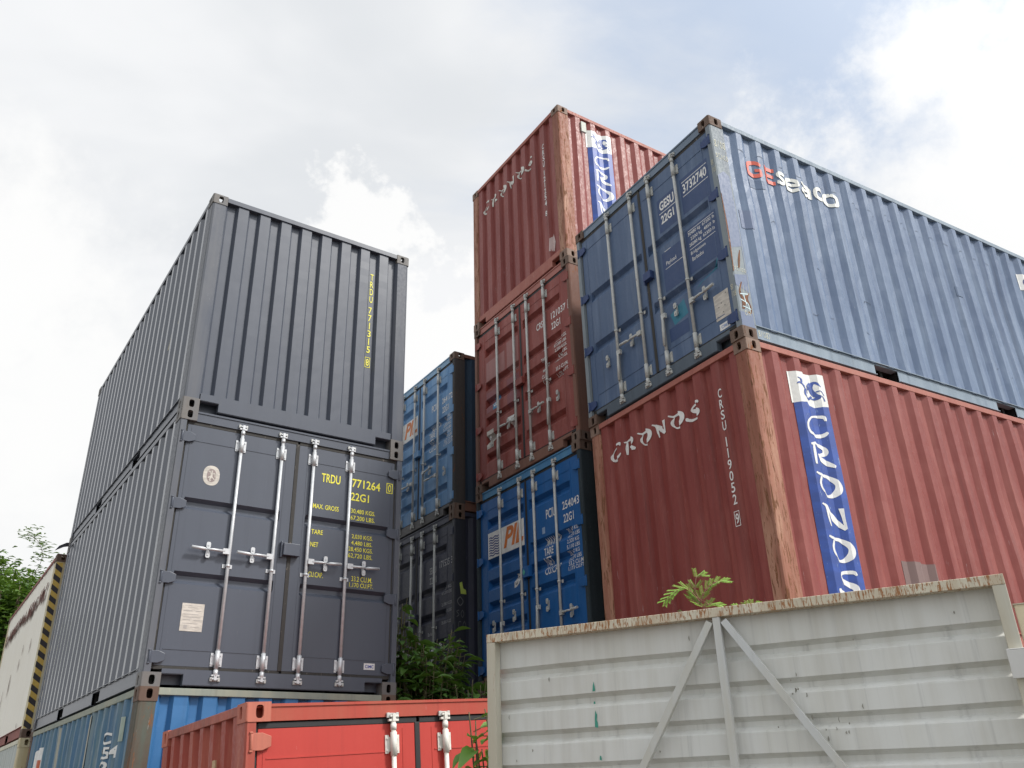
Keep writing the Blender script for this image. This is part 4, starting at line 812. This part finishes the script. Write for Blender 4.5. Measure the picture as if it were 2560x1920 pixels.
MB().box(GL_-.062, GL_, .0015, .072, .10, GT-.0525).build('frame_post', g_frame, gate, .003)
MB().box(.0605, GL_-.0625, .0, .05, .10, .15).build('bottom_rail', g_frame, gate, .003)
for (xa, xb, y0) in ((1.468, -.0, 0), (1.508, 1.508, 0), (1.548, 3.03, 0)):
    z0 = GT-.075 if xa != xb else GT-.053
    if xa == xb: q = (xb, .022, .151)
    else: q = (xa+(xb-xa)*.93, .022, z0-(z0-.30)*.93)
    MB().bar((xa, .022, z0), q, .042 if xa == xb else .040, .036, (0, 1, 0)).build('brace', paint('brace_paint', (.58, .60, .60), (.52, .50, .42), .7, .05, .05, .3, .5), gate, .002)
lp = MB().box(2.905, 3.20, -.030, -.018, 2.155, 2.285); lp.box(2.905, 3.20, -.030, .0, 2.285, 2.291); lp.box(3.02, 3.035, -.05, -.030, 2.10, 2.26)
lp.build('latch_plate', paint('latch_white', (.62, .62, .60), None, .5, .25, .1, .3), gate, .003)
mark('paint_patch', flat('green_splash', (.05, .30, .22), .6), sh, Surf(lambda u, v, l: (u, .0735-l, v)), [([(.688, 2.262), (.706, 2.264), (.704, 2.29), (.698, 2.318), (.692, 2.29)], [(0, 1, 2, 3, 4)], 0), ([(.69, 2.19), (.704, 2.192), (.700, 2.205), (.692, 2.204)], [(0, 1, 2, 3)], 0), ([(.690, 2.062), (.710, 2.058), (.709, 2.085), (.704, 2.10), (.708, 2.13), (.698, 2.155), (.692, 2.11)], [(0, 1, 2, 3, 4, 5, 6)], 0), ([(.706, 1.885), (.720, 1.882), (.717, 1.905), (.709, 1.908)], [(0, 1, 2, 3)], 0)])
stn = []; rr = random.Random(6)
for k in range(30):
    u, v = (rr.gauss(1.90, .05), rr.gauss(2.20, .03)) if k < 10 else ((rr.gauss(2.05, .05), rr.gauss(1.98, .03)) if k < 18 else (rr.uniform(.1, 2.8), rr.uniform(1.8, 2.55)))
    stn.append(S([(0, 0, .003), (rr.uniform(-.004, .004), .5, rr.uniform(.004, .010)), (0, 1, .002)], u, v, 1, rr.uniform(.008, .030), 0))
mark('stain', flat('mould_spots', (.30, .29, .25), .8), sh, Surf(lambda u, v, l: (u, .0725, v)), stn)['kind'] = 'stuff'
gp = empty('gate_post', mG @ Matrix.Translation((2.995, .14, 0)), label='cream painted steel post just behind the right end of the white gate', cat='gate post')
MB().box(0, .09, 0, .09, 0, 2.515).build('post', paint('cream_post', (.72, .64, .46), (.66, .60, .46), .7, .12, .05, .3), gp, .003)
MB().box(-.006, .096, -.006, .096, 2.515, 2.521).build('cap', g_frame, gp)

# ================================================================ plants
def leaf_mat(name, c, c2, trans=.25):
    m, t, b = shader(name); g = G(t); tc = g.n('ShaderNodeTexCoord').outputs['Object']
    inf = g.n('ShaderNodeNewGeometry').outputs['Random Per Island']
    c_ = g.mix(inf, c, c2); g.l(c_, b.inputs['Base Color']); b.inputs['Roughness'].default_value = .45
    tr = g.n('ShaderNodeBsdfTranslucent'); g.l(g.mix(.5, c_, (.25, .42, .03)), tr.inputs[0]); ms = g.n('ShaderNodeMixShader'); ms.inputs[0].default_value = trans
    g.l(b.outputs[0], ms.inputs[1]); g.l(tr.outputs[0], ms.inputs[2]); g.l(ms.outputs[0], t.nodes['Material Output'].inputs[0]); return m
stem_m = flat('stem_bark', (.13, .12, .06), .8)
def leaf(mb, p, d, n, L, w, curl=.2, seg=4):
    """pointed leaf with a folded midrib, drooping along its length"""
    d = Vector(d).normalized(); s = d.cross(Vector(n)).normalized(); n = s.cross(d); vs = []; p = Vector(p)
    for i in range(seg+1):
        t = i/seg; ww = w*math.sin(math.pi*min(1, t*.92+.04))**.8*(1-.35*t); c = p+d*(L*t)-n*(curl*L*t*t); up_ = n*(ww*.30)
        vs += [c-s*ww*.5+up_, c, c+s*ww*.5+up_]
    mb.add(vs, [(i*3+k, i*3+k+1, i*3+k+4, i*3+k+3) for i in range(seg) for k in (0, 1)], True)
def bush(label, base, tips, mat, leafL, leafW, seed, density=14, group=None, name='bush'):
    r = random.Random(seed); root = empty(name, loc=base, label=label, cat='bush' if name == 'bush' else 'plant', group=group)
    st = MB(); lv = MB(); b0 = Vector(base)
    for tip in tips:
        tp = Vector(tip)-b0; mid = Vector((tp.x*.35+r.uniform(-.1, .1), tp.y*.35+r.uniform(-.1, .1), tp.z*.55)); pts = [Vector((r.uniform(-.08, .08), r.uniform(-.08, .08), 0)), mid, (mid+tp)/2+Vector((0, 0, .06)), tp]
        cc = [Vector(q) for q in catmull([tuple(q) for q in pts], 5)]
        st.tube(cc, [.014*(1-.75*i/len(cc)) for i in range(len(cc))], 6)
        for i in range(density):
            t = .35+.65*(i+r.random())/density; q = cc[min(len(cc)-1, int(t*(len(cc)-1)))]; q = q+Vector((r.gauss(0, .02), r.gauss(0, .02), r.gauss(0, .02)))
            az = i*2.4+r.uniform(-.4, .4); d = Vector((math.cos(az), math.sin(az), r.uniform(-.1, .5)))
            st.tube([q, q+d*.05], .003, 4, False)
            k = r.uniform(.45, 1.15); leaf(lv, q+d*.05, d+Vector((0, 0, -.15)), (r.gauss(0, .3), r.gauss(0, .3), 1), leafL*k, leafW*k, r.uniform(.1, .5))
    st.build('stem', stem_m, root); o = lv.build('foliage', mat, root); return root
bm_ = leaf_mat('broad_leaf_dark', (.06, .15, .028), (.13, .25, .05), .22)
rr = random.Random(21); ts = []
for k in range(130):
    x = rr.uniform(-1.62, -.62); y = 9.75+rr.uniform(-.35, .55); top = 3.16+.26*math.exp(-((x+.92)/.30)**2)+.12*math.exp(-((x+1.25)/.1)**2); ts.append((x, y, rr.uniform(2.35, top)))
bush('dense broad-leaved bush growing in the gap between the grey stack and the blue stack', (-1.05, 10.0, .05), ts, bm_, .17, .105, 1, 22)
bush('tall thin shoot with broad leaves close beside the grey stack edge', (-1.35, 9.65, .05), [(-1.30, 9.55, 3.55), (-1.24, 9.60, 3.70), (-1.36, 9.55, 3.30), (-1.25, 9.5, 3.45), (-1.20, 9.55, 3.25), (-1.28, 9.5, 3.62), (-1.31, 9.5, 3.40)], bm_, .20, .13, 2, 12)
bush('low broad-leaved bush by the gate edge, just above the bright red container', (-.45, 9.4, .05), [(-.42, 9.3, 2.72), (-.30, 9.2, 2.66), (-.55, 9.3, 2.68), (-.68, 9.3, 2.74), (-.36, 9.35, 2.80), (-.18, 9.3, 2.70), (-.28, 9.25, 2.78), (-.5, 9.3, 2.78), (-.6, 9.25, 2.6), (-.4, 9.25, 2.6), (-.25, 9.3, 2.6)], bm_, .20, .11, 5, 12)
bush('bright green leafy plant in front of the red container beside the left gate post', (-.15, 5.98, .0), [(-.34, 5.85, 2.20), (-.24, 5.88, 2.22), (-.16, 5.9, 2.15), (-.30, 5.85, 2.08), (-.26, 5.85, 1.98), (-.12, 5.9, 1.95), (-.20, 5.9, 2.10), (-.10, 5.95, 2.2), (-.16, 5.92, 1.84), (-.28, 5.9, 1.86), (-.20, 5.85, 2.0), (-.14, 5.88, 2.05), (-.30, 5.88, 2.15), (-.22, 5.85, 1.9)], leaf_mat('broad_leaf_bright', (.09, .21, .03), (.16, .31, .06), .25), .19, .115, 3, 9)
# mimosa-like sprig
def sprig(label, base, specs, mat, seed=9):
    r = random.Random(seed); root = empty('feathery_plant', loc=base, label=label, cat='plant'); st = MB(); lv = MB(); b0 = Vector(base)
    for pts, nl in specs:
        cc = [Vector(q)-b0 for q in catmull([tuple(q) for q in pts], 6)]; st.tube(cc, .0035, 5)
        if not nl: continue
        for i in range(nl):
            t = .12+.86*i/(nl-1); q = cc[int(t*(len(cc)-1))]; dd = (cc[min(len(cc)-1, int(t*(len(cc)-1))+1)]-cc[max(0, int(t*(len(cc)-1))-1)]).normalized()
            for sgn in (-1, 1):     # pinna, itself lined with leaflets
                sd = dd.cross(Vector((0, -.55, .83))).normalized()*sgn; pd = (sd*.55+dd*.75+Vector((0, 0, .05))).normalized(); PL = .068*(1-.35*abs(t-.4))
                st.tube([q, q+pd*PL], .0015, 4, False)
                for j in range(9):
                    pp = q+pd*(PL*(j+1)/9); s2 = pd.cross(Vector((0, -.55, .83))).normalized()
                    for s3 in (-1, 1): leaf(lv, pp, s2*s3+pd*.7, (0, -.55, .83), .020, .007, .1, 2)
    st.build('stem', flat('reddish_stem', (.25, .13, .08), .7), root); lv.build('foliage', mat, root); return root
mm = leaf_mat('feathery_green', (.20, .46, .05), (.34, .58, .10), .3)
sprig('feathery bright green seedling sprouting above the middle of the rusty gate rail', (1.05, 5.75, .0), [
    ([(1.05, 5.75, 0), (1.12, 5.7, 1.5), (1.235, 5.6, 2.64), (1.165, 5.6, 2.83), (1.13, 5.6, 2.93)], 0),
    ([(1.175, 5.6, 2.80), (1.10, 5.58, 2.885), (1.02, 5.57, 2.875), (.945, 5.57, 2.815)], 8),
    ([(1.175, 5.6, 2.80), (1.21, 5.6, 2.87), (1.28, 5.6, 2.925), (1.345, 5.6, 2.935)], 7),
    ([(1.19, 5.6, 2.77), (1.24, 5.6, 2.79), (1.29, 5.6, 2.78)], 4), ([(1.19, 5.6, 2.77), (1.15, 5.6, 2.80), (1.12, 5.6, 2.83)], 4),
    ([(1.15, 5.6, 2.88), (1.165, 5.6, 2.96), (1.20, 5.6, 2.975)], 3)], mm)
sprig('small dull green feathery tip over the gate rail left of the larger seedling', (1.0, 5.7, 0), [([(1.0, 5.7, 0), (1.05, 5.6, 2.0), (1.10, 5.6, 2.70)], 0), ([(1.14, 5.6, 2.67), (1.08, 5.6, 2.715), (1.02, 5.6, 2.715), (.98, 5.6, 2.70)], 5)], leaf_mat('feathery_dull', (.08, .20, .06), (.14, .28, .08), .3))
sprig('small yellow green seedling tip over the gate rail right of the larger seedling', (1.5, 5.5, 0), [([(1.5, 5.5, 0), (1.46, 5.45, 2.0), (1.44, 5.4, 2.68)], 0), ([(1.42, 5.4, 2.67), (1.44, 5.4, 2.715), (1.475, 5.4, 2.73)], 5), ([(1.42, 5.4, 2.67), (1.40, 5.4, 2.70), (1.37, 5.4, 2.715)], 4)], mm)

# tree at the far left
def tree(label, base, h, crown_c, crown_r, n, seed, mat, shoots=()):
    r = random.Random(seed); root = empty('tree', loc=base, label=label, cat='tree'); tk = MB(); lv = MB(); cc = Vector(crown_c)
    tk.tube([(0, 0, 0), (.1, .05, h*.3), (-.05, .1, h*.6), tuple(cc*.9)], [.28, .22, .16, .08], 9)
    cl = []
    for k in range(n):
        while True:
            p = Vector((r.uniform(-1, 1), r.uniform(-1, 1), r.uniform(-1, 1)))
            if .35 < p.length < 1: break
        p = Vector((p.x*crown_r[0], p.y*crown_r[1], p.z*crown_r[2])); p *= .85+.3*math.sin(p.x*2.1+seed)*math.sin(p.z*2.7+p.y); cl.append(cc+p)
    for i, p in enumerate(cl):
        if i % 4 == 0: tk.tube([tuple(cc*.55), tuple((cc*.55+p)/2+Vector((0, 0, -.2))), tuple(p)], [.07, .04, .012], 5)
        m = r.randint(16, 34); rad = r.uniform(.18, .42)
        for j in range(m):
            q = p+Vector((r.gauss(0, rad), r.gauss(0, rad), r.gauss(0, rad*.8))); az = r.uniform(0, 6.28)
            leaf(lv, q, (math.cos(az), math.sin(az), r.uniform(-.5, .4)), (r.gauss(0, .5), r.gauss(0, .5), 1), r.uniform(.13, .24), r.uniform(.07, .11), .2, 2)
    for pts in shoots:
        c3 = [Vector(q)-Vector(base) for q in catmull([tuple(q) for q in pts], 6)]; tk.tube(c3, .007, 5)
        for i, q in enumerate(c3):
            for j in range(11):
                az = r.uniform(0, 6.28); leaf(lv, q+Vector((r.gauss(0, .13), r.gauss(0, .13), r.gauss(0, .11))), (math.cos(az), math.sin(az), .2), (0, 0, 1), .16, .07, .2, 2)
    tk.build('trunk', flat('tree_bark', (.12, .09, .06), .9), root); lv.build('crown', mat, root); return root
tm = leaf_mat('tree_leaf', (.04, .10, .015), (.12, .21, .04), .25)
tree('leafy green tree behind the white container at the far left edge', (-14.2, 24.5, 0), 5.8, (-.1, 0, 5.75), (2.5, 2.2, 2.2), 1300, 7, tm,
     shoots=[[(-14.2, 24, 6.9), (-13.6, 24, 7.9), (-13.75, 24, 8.5), (-14.15, 24, 8.8)], [(-14.0, 24, 7.0), (-13.2, 24, 7.6), (-13.0, 24, 8.0)], [(-14.3, 24, 7.0), (-14.3, 24, 7.7), (-14.8, 24, 7.95)], [(-15, 24, 7), (-14.9, 24, 7.8), (-14.9, 24, 8.0)]])

# ================================================================ ground
gm_, t, b = shader('gravel_earth'); g = G(t); tcg = g.n('ShaderNodeTexCoord').outputs['Object']
cg = g.mix(g.step(g.noise(tcg, (.5, .5, .5), 6, .6), .4, .62), (.085, .078, .065), (.13, .12, .105)); cg = g.mix(g.step(g.noise(tcg, (40, 40, 40), 3, .6), .45, .6), cg, (.13, .12, .10)); g.l(cg, b.inputs['Base Color']); b.inputs['Roughness'].default_value = .9
bp = g.n('ShaderNodeBump'); bp.inputs['Strength'].default_value = .5; bp.inputs['Distance'].default_value = .03; g.l(g.noise(tcg, (30, 30, 30), 4, .6), bp.inputs['Height']); g.l(bp.outputs[0], b.inputs['Normal'])
def ss(a, b_, x): t_ = max(0, min(1, (x-a)/(b_-a))); return t_*t_*(3-2*t_)
def gz(x, y): return -.02+.215*ss(-.7, .6, x+.45*(y-7.5))+.07*math.exp(-((x-1.9)**2+(y-11.3)**2)/5) if abs(x) < 200 else -.02
xs = [-600, -200, -80, -40]+[-20+i*.8 for i in range(56)]+[40, 80, 200, 600]; ys = [-600, -200, -60, -20]+[-8+i*.8 for i in range(50)]+[50, 90, 200, 900]
mb = MB(); n = len(xs); mb.add([(x, y, gz(x, y)) for y in ys for x in xs], [(j*n+i, j*n+i+1, (j+1)*n+i+1, (j+1)*n+i) for j in range(len(ys)-1) for i in range(n-1)], True)
tag(mb.build('ground', gm_), kind='structure')
